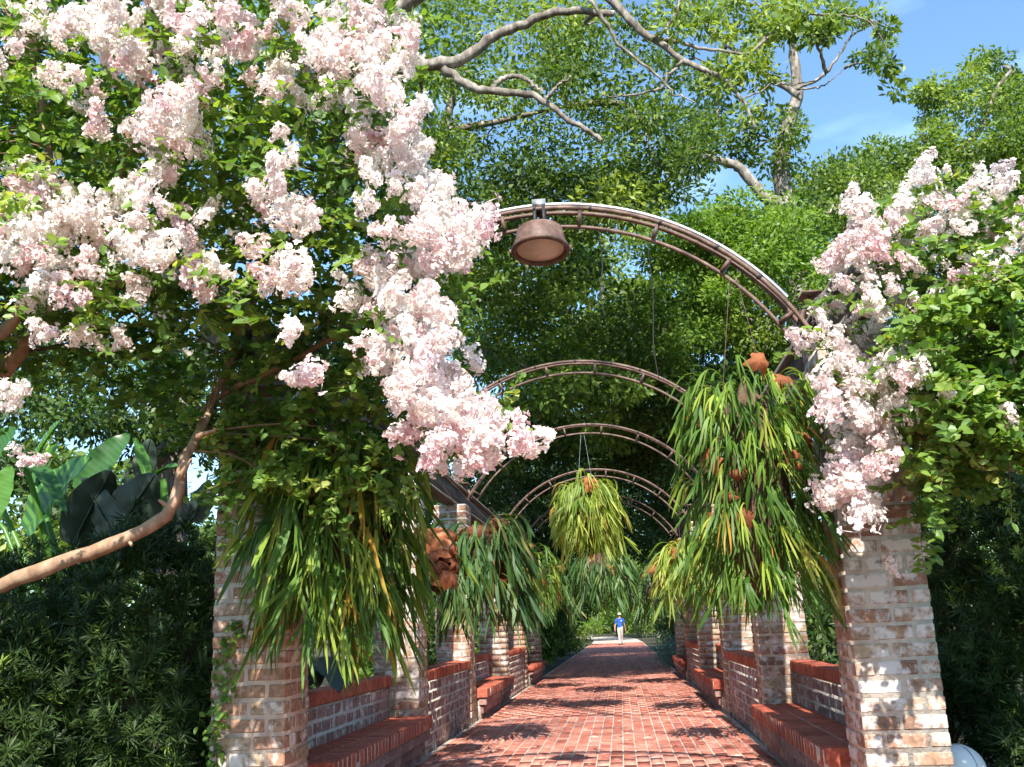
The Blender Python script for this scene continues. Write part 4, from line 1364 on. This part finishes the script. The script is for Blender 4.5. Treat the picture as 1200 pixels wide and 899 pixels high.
# ================================================================== TREES
def tree(name, label, base, mat, crowns, limbs, L, W, trunk_r=0.25, group='trees around the pergola', trunk_top=None, nbranch=26, bark='bark_oak', up=0.6, shade_clumps=()):
    """crowns: (px, py, Y0, Y1, rx, ry, clumps, clump radius, leaves per clump, tone); limbs: (list of points, r0, r1)"""
    base = np.asarray(base, float)
    t = thing(name, label, 'tree', base, group)
    gl, gw = Geo(), Geo()
    centres = []
    for (px, py, Y0, Y1, rx, ry, n, cr, nl, tone) in crowns:
        for i in range(int(n * 0.78)):
            a, r = random.uniform(0, 2 * math.pi), random.random() ** 0.5
            c = on_y(px + rx * r * math.cos(a), py + ry * r * math.sin(a), random.uniform(Y0, Y1))
            if c[2] < 0.5:
                continue
            centres.append(c)
            tn = None if tone is None else min(max(tone + random.gauss(0, 0.2), 0.02), 0.95)  # tone per clump imitates lit and shaded foliage
            k_ = random.uniform(0.65, 1.35)
            clump(gl, c, cr * k_ * 1.05, int(nl * 1.35 * k_ * random.uniform(0.8, 1.2)), L, W, up, tone=tn, flat=random.uniform(0.4, 0.7))
    for c, r, n in shade_clumps:
        clump(gl, c, r, n, L, W, up, tone=0.5)
        centres.append(np.asarray(c))
    centres = np.array(centres)
    nodes = []
    top = np.asarray(trunk_top if trunk_top is not None else centres.mean(0) * (0.6, 0.6, 0.75) + base * (0.4, 0.4, 0.25), float)
    p = smooth_path([base, base * 0.7 + top * 0.3 + (random.gauss(0, 0.15), 0, 0), top], 14, 0.02)
    tube(gw, p, np.linspace(trunk_r, trunk_r * 0.55, 14), 12)
    nodes.extend(p[4:])
    for pts, r0, r1 in limbs:
        q = smooth_path(pts, 30, 0.012)
        tube(gw, q, np.linspace(r0, r1, 30) * (1 + 0.08 * np.sin(np.arange(30) * 2.3)), 8)
        nodes.extend(q)
    nodes = np.array(nodes)
    idx = np.random.default_rng(3).permutation(len(centres))[:nbranch]
    new = []
    for i in idx:
        c = centres[i]
        d = np.linalg.norm(nodes - c, axis=1)
        s = nodes[int(np.argmin(d))]
        ln = np.linalg.norm(c - s)
        q = smooth_path([s, s * 0.6 + c * 0.4 + np.array([random.gauss(0, .1), random.gauss(0, .1), random.uniform(0, .15)]) * ln, c], 9, 0.01)
        r0 = min(trunk_r * 0.4, 0.02 + 0.018 * ln)
        tube(gw, q, np.linspace(r0, 0.012, 9), 6, caps=False)
        nodes = np.vstack([nodes, q[3:]])
    for a_ in gl.v:
        a_ -= base
    for a_ in gw.v:
        a_ -= base
    gw.obj('trunk', M[bark], t, True)
    gl.obj('crown', M[mat], t, False, 'stuff')
    return t
def LP(lst, Y):
    return [on_y(x, y, Y) if len(q) == 0 else on_y(x, y, q[0]) for (x, y, *q) in lst]

# live oak whose dark limbs cross the top of the picture
lim = [(LP([(420, 90), (505, 76), (540, 70), (575, 45), (620, 25), (665, 12), (720, 16)], 13.4), 0.11, 0.05),
       (LP([(520, 80), (545, 98), (570, 107), (620, 110), (645, 125), (680, 148), (705, 165)], 13.4), 0.075, 0.03),
       (LP([(575, 106), (590, 92), (612, 90), (635, 108)], 13.4), 0.045, 0.03),
       (LP([(640, 115), (655, 100), (670, 90)], 13.3), 0.03, 0.015)]
base1 = np.array([-7.5, 15.5, 0])
lim.append(([base1 + (0, 0, 4.0), base1 + (1.0, 0, 6.5), base1 * (0.6, 1, 1) + (0, 0, 8.6), on_y(420, 90, 13.4)], 0.28, 0.11))
up0 = on_y(640, -120, 12.6)
lim += [([base1 + (0.3, 0, 4.2), (-5.0, 14, 9.0), up0, on_y(690, -40, 12.6), on_y(718, 2, 12.6)], 0.16, 0.07),
        (LP([(718, 2), (740, 25), (757, 42), (775, 52), (800, 70), (828, 84), (848, 92), (870, 118), (885, 150)], 12.6), 0.065, 0.02),
        (LP([(828, 84), (838, 105), (842, 140)], 12.6), 0.022, 0.008),
        (LP([(800, 70), (785, 88), (770, 105), (735, 112), (708, 112)], 12.6), 0.026, 0.01),
        (LP([(690, 0), (712, 28), (728, 55), (770, 88), (790, 110), (815, 120)], 12.4), 0.032, 0.008),
        (LP([(757, 42), (790, 48), (830, 58), (880, 62), (900, 40), (925, 30)], 12.6), 0.03, 0.01),
        (LP([(880, 62), (930, 22), (980, 18), (1010, 22), (1035, 48), (1048, 95)], 12.5), 0.022, 0.006),
        (LP([(870, 118), (905, 100), (940, 98), (965, 90), (975, 78)], 12.6), 0.014, 0.004),
        (LP([(770, 48), (790, 20), (800, -10)], 12.6), 0.03, 0.015)]
lim.append(([base1 + (0, 0, 4.0), (-6.0, 12.5, 8.5), (-3.5, 8.5, 11.5), (-1.0, 4.5, 12.5)], 0.22, 0.06))  # unseen limb reaching over the path, carries the added shade clumps
tree('live_oak', 'spreading live oak with dark limbs crossing above the lamp arch', base1, 'oak_leaf',
     [(560, 50, 14.5, 19, 130, 70, 62, 0.55, 150, 0.55), (470, 170, 15, 19, 60, 110, 34, 0.55, 150, 0.5), (620, 215, 15, 19, 130, 75, 70, 0.55, 160, 0.42), (700, 100, 14.5, 19, 90, 60, 26, 0.5, 140, 0.4),
      (760, 190, 15, 19, 70, 55, 26, 0.5, 140, 0.35), (540, 310, 16, 20, 70, 60, 30, 0.5, 150, 0.45), (300, 120, 14, 18, 260, 150, 60, 0.6, 120, 0.4), (690, 10, 14, 18, 120, 22, 10, 0.4, 110, 0.6),
      (935, 20, 12.0, 13.1, 55, 22, 14, 0.2, 46, 0.7), (870, 85, 12.0, 13.2, 40, 30, 12, 0.22, 50, 0.75), (1040, 62, 12.2, 12.8, 12, 36, 5, 0.15, 30, 0.4), (1050, 92, 12.2, 12.8, 12, 18, 3, 0.14, 26, 0.4), (985, 35, 12.1, 13, 60, 14, 8, 0.17, 36, 0.6), (820, 25, 12, 13.2, 40, 25, 8, 0.2, 46, 0.6), (890, 140, 12.1, 13, 20, 20, 3, 0.2, 40, 0.6)],
     lim, 0.13, 0.06, 0.42, trunk_top=base1 + (0.2, 0, 4.6), shade_clumps=[((random.uniform(-5, 3.2), random.uniform(-2.5, 8.5), random.uniform(9.6, 12.8)), random.uniform(0.45, 0.8), 70) for _ in range(75)])  # unseen clumps above the frame, added to dapple the path with shade
# oak behind the arches
base2 = np.array([2.9, 27.0, 0])
lim = [(LP([(700, 392), (760, 385), (800, 383), (858, 378), (900, 380)], 25), 0.16, 0.26),
       (LP([(520, 345), (570, 355), (610, 348), (642, 358), (700, 392)], 25), 0.07, 0.17),
       (LP([(690, 398), (740, 410), (790, 440)], 25.5), 0.10, 0.06),
       ([base2 + (0, 0, 3), on_y(900, 500, 26), on_y(900, 380, 25)], 0.35, 0.26)]
tree('live_oak', 'broad oak behind the arches with a heavy grey horizontal limb', base2, 'oak_leaf',
     [(640, 370, 19, 29, 110, 90, 100, 0.65, 150, 0.35), (760, 320, 23, 30, 130, 100, 120, 0.7, 160, 0.5), (870, 400, 23, 30, 110, 80, 80, 0.7, 150, 0.45), (600, 470, 21, 30, 80, 70, 60, 0.65, 140, 0.3), (720, 455, 18.5, 30, 120, 60, 100, 0.6, 140, 0.35), (740, 520, 24, 31, 100, 40, 50, 0.65, 140, 0.3)],
     lim, 0.17, 0.08, 0.45, trunk_top=base2 + (0.1, 0, 4))
# tree with the pale twisting trunk against the sky
base3 = on_y(940, 730, 23.5)
base3[2] = 0
lim = [(LP([(938, 500), (938, 330), (932, 270), (918, 225), (916, 190), (922, 150), (935, 110), (930, 70), (928, 40), (922, -20)], 23.5), 0.30, 0.08),
       (LP([(935, 112), (905, 92), (880, 75), (850, 50), (820, 20), (800, -10)], 22.5), 0.09, 0.04),
       (LP([(930, 105), (960, 92), (980, 70), (1000, 40), (1030, 25)], 23), 0.05, 0.02),
       (LP([(918, 245), (905, 235), (890, 225), (870, 200), (855, 192), (820, 185), (790, 192), (765, 190)], 22), 0.16, 0.07),
       (LP([(935, 105), (965, 100), (990, 80)], 23.2), 0.03, 0.01)]
tree('pale_trunked_oak', 'oak with pale twisting trunk standing against the blue sky', base3, 'oak_leaf',
     [(870, 30, 21, 25, 60, 40, 16, 0.5, 120, 0.6), (830, 140, 21, 25, 50, 50, 22, 0.5, 130, 0.35), (905, 170, 22, 25, 45, 30, 14, 0.45, 120, 0.4), (960, 15, 22, 25, 70, 22, 14, 0.36, 80, 0.5), (1000, 60, 22, 24.5, 40, 25, 7, 0.3, 70, 0.5), (985, 225, 23, 27, 60, 35, 26, 0.55, 130, 0.35), (800, 85, 21, 24, 30, 25, 8, 0.4, 100, 0.4)],
     lim, 0.15, 0.075, 0.36, trunk_top=on_y(938, 480, 23.5))
# right background oak
base5 = np.array([9.5, 31.0, 0])
lim = [(LP([(1130, 420), (1140, 260), (1110, 190), (1080, 160)], 30), 0.28, 0.10), (LP([(1140, 260), (1180, 190), (1200, 150)], 30), 0.18, 0.08), (LP([(1110, 190), (1150, 150), (1165, 110), (1185, 82)], 30), 0.12, 0.05)]
tree('live_oak', 'rounded oak rising behind the whitish crape myrtle', base5, 'oak_leaf',
     [(1120, 215, 28, 34, 90, 70, 90, 0.75, 150, 0.45), (1025, 215, 28, 34, 50, 45, 36, 0.65, 140, 0.5), (1165, 95, 29, 33, 35, 30, 18, 0.55, 130, 0.45), (1110, 130, 29, 33, 40, 35, 22, 0.55, 130, 0.45), (1200, 190, 28, 34, 60, 90, 46, 0.7, 150, 0.4), (960, 275, 26, 32, 60, 60, 40, 0.7, 140, 0.3), (1060, 330, 26, 32, 110, 80, 60, 0.8, 130, 0.3)],
     lim, 0.19, 0.09, 0.4, trunk_top=on_y(1130, 420, 30))
# bright crown just over the nearest arch
base6 = np.array([4.4, 19.5, 0])
tree('young_oak', 'bright green young oak just beyond the arches, below the pale trunk', base6, 'bright_leaf',
     [(880, 275, 18.5, 21, 75, 42, 52, 0.48, 170, 0.6), (830, 305, 18.5, 21, 60, 50, 40, 0.48, 160, 0.5), (940, 330, 18, 21, 45, 50, 26, 0.48, 150, 0.45), (800, 370, 19, 22, 60, 40, 22, 0.45, 140, 0.4)],
     [(LP([(960, 500), (930, 380), (890, 320)], 19.8), 0.10, 0.04)], 0.12, 0.058, 0.16, trunk_top=on_y(960, 500, 19.8))
# dark trees along the two sides beyond the pergola
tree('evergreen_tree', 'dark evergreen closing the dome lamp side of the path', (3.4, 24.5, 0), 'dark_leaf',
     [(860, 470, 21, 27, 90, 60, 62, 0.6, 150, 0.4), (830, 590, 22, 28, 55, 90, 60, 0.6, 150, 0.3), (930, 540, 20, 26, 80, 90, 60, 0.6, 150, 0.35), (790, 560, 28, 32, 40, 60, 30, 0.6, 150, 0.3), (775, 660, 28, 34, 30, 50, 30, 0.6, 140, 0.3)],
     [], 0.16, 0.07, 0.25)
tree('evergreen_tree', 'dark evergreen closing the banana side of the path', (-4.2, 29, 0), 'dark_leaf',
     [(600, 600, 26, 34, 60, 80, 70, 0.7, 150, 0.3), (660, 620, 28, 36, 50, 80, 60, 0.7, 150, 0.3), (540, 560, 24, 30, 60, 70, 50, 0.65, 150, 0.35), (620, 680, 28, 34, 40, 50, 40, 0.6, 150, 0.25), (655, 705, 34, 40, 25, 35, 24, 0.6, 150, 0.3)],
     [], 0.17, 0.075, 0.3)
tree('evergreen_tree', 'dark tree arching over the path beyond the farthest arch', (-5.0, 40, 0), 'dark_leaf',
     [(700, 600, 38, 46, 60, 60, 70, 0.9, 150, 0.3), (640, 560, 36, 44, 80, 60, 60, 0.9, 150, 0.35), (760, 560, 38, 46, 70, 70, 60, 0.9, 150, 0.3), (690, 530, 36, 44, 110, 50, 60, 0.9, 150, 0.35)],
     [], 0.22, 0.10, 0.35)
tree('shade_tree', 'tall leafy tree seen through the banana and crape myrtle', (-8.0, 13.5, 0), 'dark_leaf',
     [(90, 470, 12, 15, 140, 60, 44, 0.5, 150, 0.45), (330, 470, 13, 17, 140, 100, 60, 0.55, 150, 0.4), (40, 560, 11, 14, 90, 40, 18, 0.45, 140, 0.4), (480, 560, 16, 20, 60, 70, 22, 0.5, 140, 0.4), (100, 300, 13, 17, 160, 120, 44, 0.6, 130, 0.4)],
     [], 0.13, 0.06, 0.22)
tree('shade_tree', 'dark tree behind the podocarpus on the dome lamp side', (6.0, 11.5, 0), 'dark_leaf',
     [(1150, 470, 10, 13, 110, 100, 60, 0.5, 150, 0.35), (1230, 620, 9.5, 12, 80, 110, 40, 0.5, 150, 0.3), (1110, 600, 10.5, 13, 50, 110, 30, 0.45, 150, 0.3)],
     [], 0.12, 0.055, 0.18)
for k, (px, py, Y, rx, ry, n, mt, lb, bx) in enumerate([(690, 665, 72, 45, 45, 70, 'oak_leaf', 'sunlit tree at the far bend of the path', -4.5),
                                             (745, 670, 80, 35, 45, 60, 'bright_leaf', 'bright far tree closing the end of the path', 3.0),
                                             (600, 680, 64, 60, 50, 60, 'dark_leaf', 'dark far tree behind the shrubs on the banana side', -9),
                                             (830, 680, 62, 60, 55, 60, 'dark_leaf', 'dark far tree behind the shrubs on the dome lamp side', 8),
                                             (1000, 660, 48, 120, 70, 70, 'dark_leaf', 'dark far tree beyond the dome lamp side pillars', 14),
                                             (430, 680, 48, 120, 60, 70, 'dark_leaf', 'dark far tree beyond the banana side walls', -14),
                                             (180, 640, 40, 140, 50, 60, 'dark_leaf', 'dark far tree low behind the banana plant', -20),
  (60, 600, 26, 130, 70, 70, 'oak_leaf', 'green tree low behind the banana leaves', -14), (330, 640, 30, 110, 70, 60, 'dark_leaf', 'dark tree glimpsed between the first two pillars, banana side', -11), (715, 700, 96, 45, 30, 70, 'bright_leaf', 'bright tree straight beyond the bend of the path', -3), (930, 700, 34, 90, 50, 50, 'dark_leaf', 'dark tree glimpsed between the first pillars, dome lamp side', 11)]):
    tree('far_tree', lb, (bx, Y + 2, 0), mt, [(px, py, Y, Y + 9, rx, ry, n, 1.3, 120, 0.5)], [], 0.32, 0.15, 0.3, nbranch=10, group='far trees at the end of the path')

# distant wood closing the horizon
g = Geo()
for i in range(620):
    a = R(random.uniform(-62, 62))
    d = random.uniform(125, 165)
    clump(g, (d * math.sin(a), d * math.cos(a), random.uniform(0.5, 15) * random.uniform(0.3, 1)), 4.2, 80, 1.2, 0.7)
o = g.obj('distant_wood', M['oak_leaf'], None, False, 'stuff')
o['label'] = 'distant mass of green trees beyond the far bend of the path'
o['category'] = 'woodland'

# fallen leaves and petals on the path
g = Geo()
n = 900
P = np.stack([rng.uniform(XL + 0.02, XR - 0.02, n), rng.uniform(3, 34, n) , np.full(n, 0.045)], 1)
edge = rng.random(n) < 0.45
P[edge, 0] = np.where(rng.random(edge.sum()) < 0.5, XL + 0.05 + np.abs(rng.normal(0, 0.12, edge.sum())), XR - 0.05 - np.abs(rng.normal(0, 0.12, edge.sum())))
leaves(g, P, unit(rng.normal(size=(n, 3)) * (1, 1, 0.1)), unit(rng.normal(0, 0.25, (n, 3)) + (0, 0, 1)), rng.uniform(0.03, 0.07, n), rng.uniform(0.015, 0.035, n), rng.random(n), LEAF4)
o = g.obj('leaf_litter', M['litter'], None, False, 'stuff')
o['label'] = 'dry brown fallen leaves scattered over the brick path'
o['category'] = 'leaves'

# ================================================================== THE WALKING PERSON
def person(loc, rz):
    t = thing('person', 'person in blue polo shirt, light trousers and cap walking up the path', 'person', loc, None, rz)
    J = {}
    def j(n, p, r):
        J[n] = (p, r)
    j('pelvis', (0, 0, 0.93), (0.155, 0.115)); j('belly', (0, -0.01, 1.06), (0.155, 0.12)); j('chest', (0, 0, 1.27), (0.17, 0.12)); j('uchest', (0, 0, 1.39), (0.12, 0.09))
    j('neck', (0, -0.01, 1.48), (0.058, 0.058)); j('jaw', (0, -0.035, 1.545), (0.062, 0.072)); j('head', (0, -0.025, 1.63), (0.078, 0.098)); j('crown', (0, -0.015, 1.715), (0.06, 0.075))
    j('nose', (0, -0.115, 1.60), (0.014, 0.02))
    E = [('pelvis', 'belly'), ('belly', 'chest'), ('chest', 'uchest'), ('uchest', 'neck'), ('neck', 'jaw'), ('jaw', 'head'), ('head', 'crown'), ('head', 'nose')]
    for s, sn, arm, leg in ((-1, 'r', -0.10, 1), (1, 'l', 0.10, -1)):
        j('sh' + sn, (s * 0.185, 0, 1.40), (0.068, 0.068)); j('ua' + sn, (s * 0.225, 0.01, 1.27), (0.056, 0.056)); j('el' + sn, (s * 0.265, 0.02, 1.12), (0.043, 0.043))
        j('fa' + sn, (s * 0.29, 0.02 + arm * 0.5, 1.0), (0.04, 0.04)); j('wr' + sn, (s * 0.31, arm, 0.88), (0.028, 0.03)); j('pa' + sn, (s * 0.318, arm * 1.15, 0.815), (0.022, 0.042))
        E += [('uchest', 'sh' + sn), ('sh' + sn, 'ua' + sn), ('ua' + sn, 'el' + sn), ('el' + sn, 'fa' + sn), ('fa' + sn, 'wr' + sn), ('wr' + sn, 'pa' + sn)]
        for k in range(4):
            y = arm * 1.2 + (k - 1.5) * 0.021
            ln = (0.065, 0.078, 0.074, 0.058)[k]
            j('f%d%s' % (k, sn), (s * 0.318, y, 0.775), (0.0095, 0.0095)); j('g%d%s' % (k, sn), (s * 0.306, y - 0.006, 0.775 - ln), (0.008, 0.008))
            E += [('pa' + sn, 'f%d%s' % (k, sn)), ('f%d%s' % (k, sn), 'g%d%s' % (k, sn))]
        j('t0' + sn, (s * 0.305, arm * 1.15 - 0.045, 0.81), (0.011, 0.011)); j('t1' + sn, (s * 0.295, arm * 1.15 - 0.06, 0.765), (0.009, 0.009))
        E += [('pa' + sn, 't0' + sn), ('t0' + sn, 't1' + sn)]
        fwd = -0.20 * leg
        j('hip' + sn, (s * 0.085, 0, 0.86), (0.098, 0.105)); j('th' + sn, (s * 0.09, fwd * 0.35 - 0.02, 0.68), (0.085, 0.09)); j('kn' + sn, (s * 0.092, fwd * 0.7 - 0.03, 0.49), (0.065, 0.068))
        j('ca' + sn, (s * 0.094, fwd * 0.95 + 0.015, 0.31), (0.06, 0.065)); j('an' + sn, (s * 0.096, fwd * 1.15 + 0.04, 0.10), (0.055, 0.06)); j('he' + sn, (s * 0.097, fwd * 1.15 + 0.05, 0.045), (0.042, 0.045)); j('to' + sn, (s * 0.11, fwd * 1.15 - 0.13, 0.038), (0.042, 0.036))
        E += [('pelvis', 'hip' + sn), ('hip' + sn, 'th' + sn), ('th' + sn, 'kn' + sn), ('kn' + sn, 'ca' + sn), ('ca' + sn, 'an' + sn), ('an' + sn, 'he' + sn), ('he' + sn, 'to' + sn)]
    names = list(J)
    me = bpy.data.meshes.new('skeleton')
    me.from_pydata([J[n][0] for n in names], [(names.index(a), names.index(b)) for a, b in E], [])
    tmp = bpy.data.objects.new('skeleton', me)
    COL.objects.link(tmp)
    md = tmp.modifiers.new('skin', 'SKIN')
    for i, n in enumerate(names):
        sv = me.skin_vertices[0].data[i]
        sv.radius = J[n][1]
        sv.use_root = (n == 'pelvis')
    md.use_smooth_shade = True
    tmp.modifiers.new('sub', 'SUBSURF').levels = 1
    bpy.context.view_layer.update()
    dg = bpy.context.evaluated_depsgraph_get()
    body = bpy.data.meshes.new_from_object(tmp.evaluated_get(dg))
    bpy.data.objects.remove(tmp, do_unlink=True)
    body.name = 'body'
    body.materials.clear()
    for m in ('skin', 'shirt', 'trousers', 'shoe'):
        body.materials.append(M[m])
    for p in body.polygons:
        c = p.center
        if c.z < 0.085:
            k = 3
        elif c.z < 0.97 and abs(c.x) < 0.235:
            k = 2
        elif c.z < 1.47 and (abs(c.x) < 0.2 or c.z > 1.17):
            k = 1
        else:
            k = 0
        p.material_index = k
        p.use_smooth = True
    mobj('body', body, t)
    g = Geo()
    lathe(g, [(0.104, 0.0), (0.104, 0.03), (0.095, 0.07), (0.06, 0.105), (0.0, 0.115)], (0, -0.02, 1.665), 16)
    o = g.obj('cap', M['cap_cloth'], t, True)
    g = Geo()
    V = [(x * 0.095, -0.02 - 0.09 - y, 1.675 - 0.02 * y / 0.09) for y in (0, 0.045, 0.08) for x in (-0.85 + y * 3, 0, 0.85 - y * 3)]
    V += [(v[0], v[1], v[2] + 0.008) for v in V]
    F = [(0, 1, 4, 3), (1, 2, 5, 4), (3, 4, 7, 6), (4, 5, 8, 7)]
    F += [tuple(i + 9 for i in f[::-1]) for f in F]
    g.add(V, F)
    g.obj('cap_brim', M['cap_cloth'], t)
    g = Geo()
    box(g, (0.075, -0.128, 1.31), (0.07, 0.012, 0.05))
    g.obj('shirt_badge', M['white'], t)
    return t
person((-0.08, 57.5, 0.04), R(8))
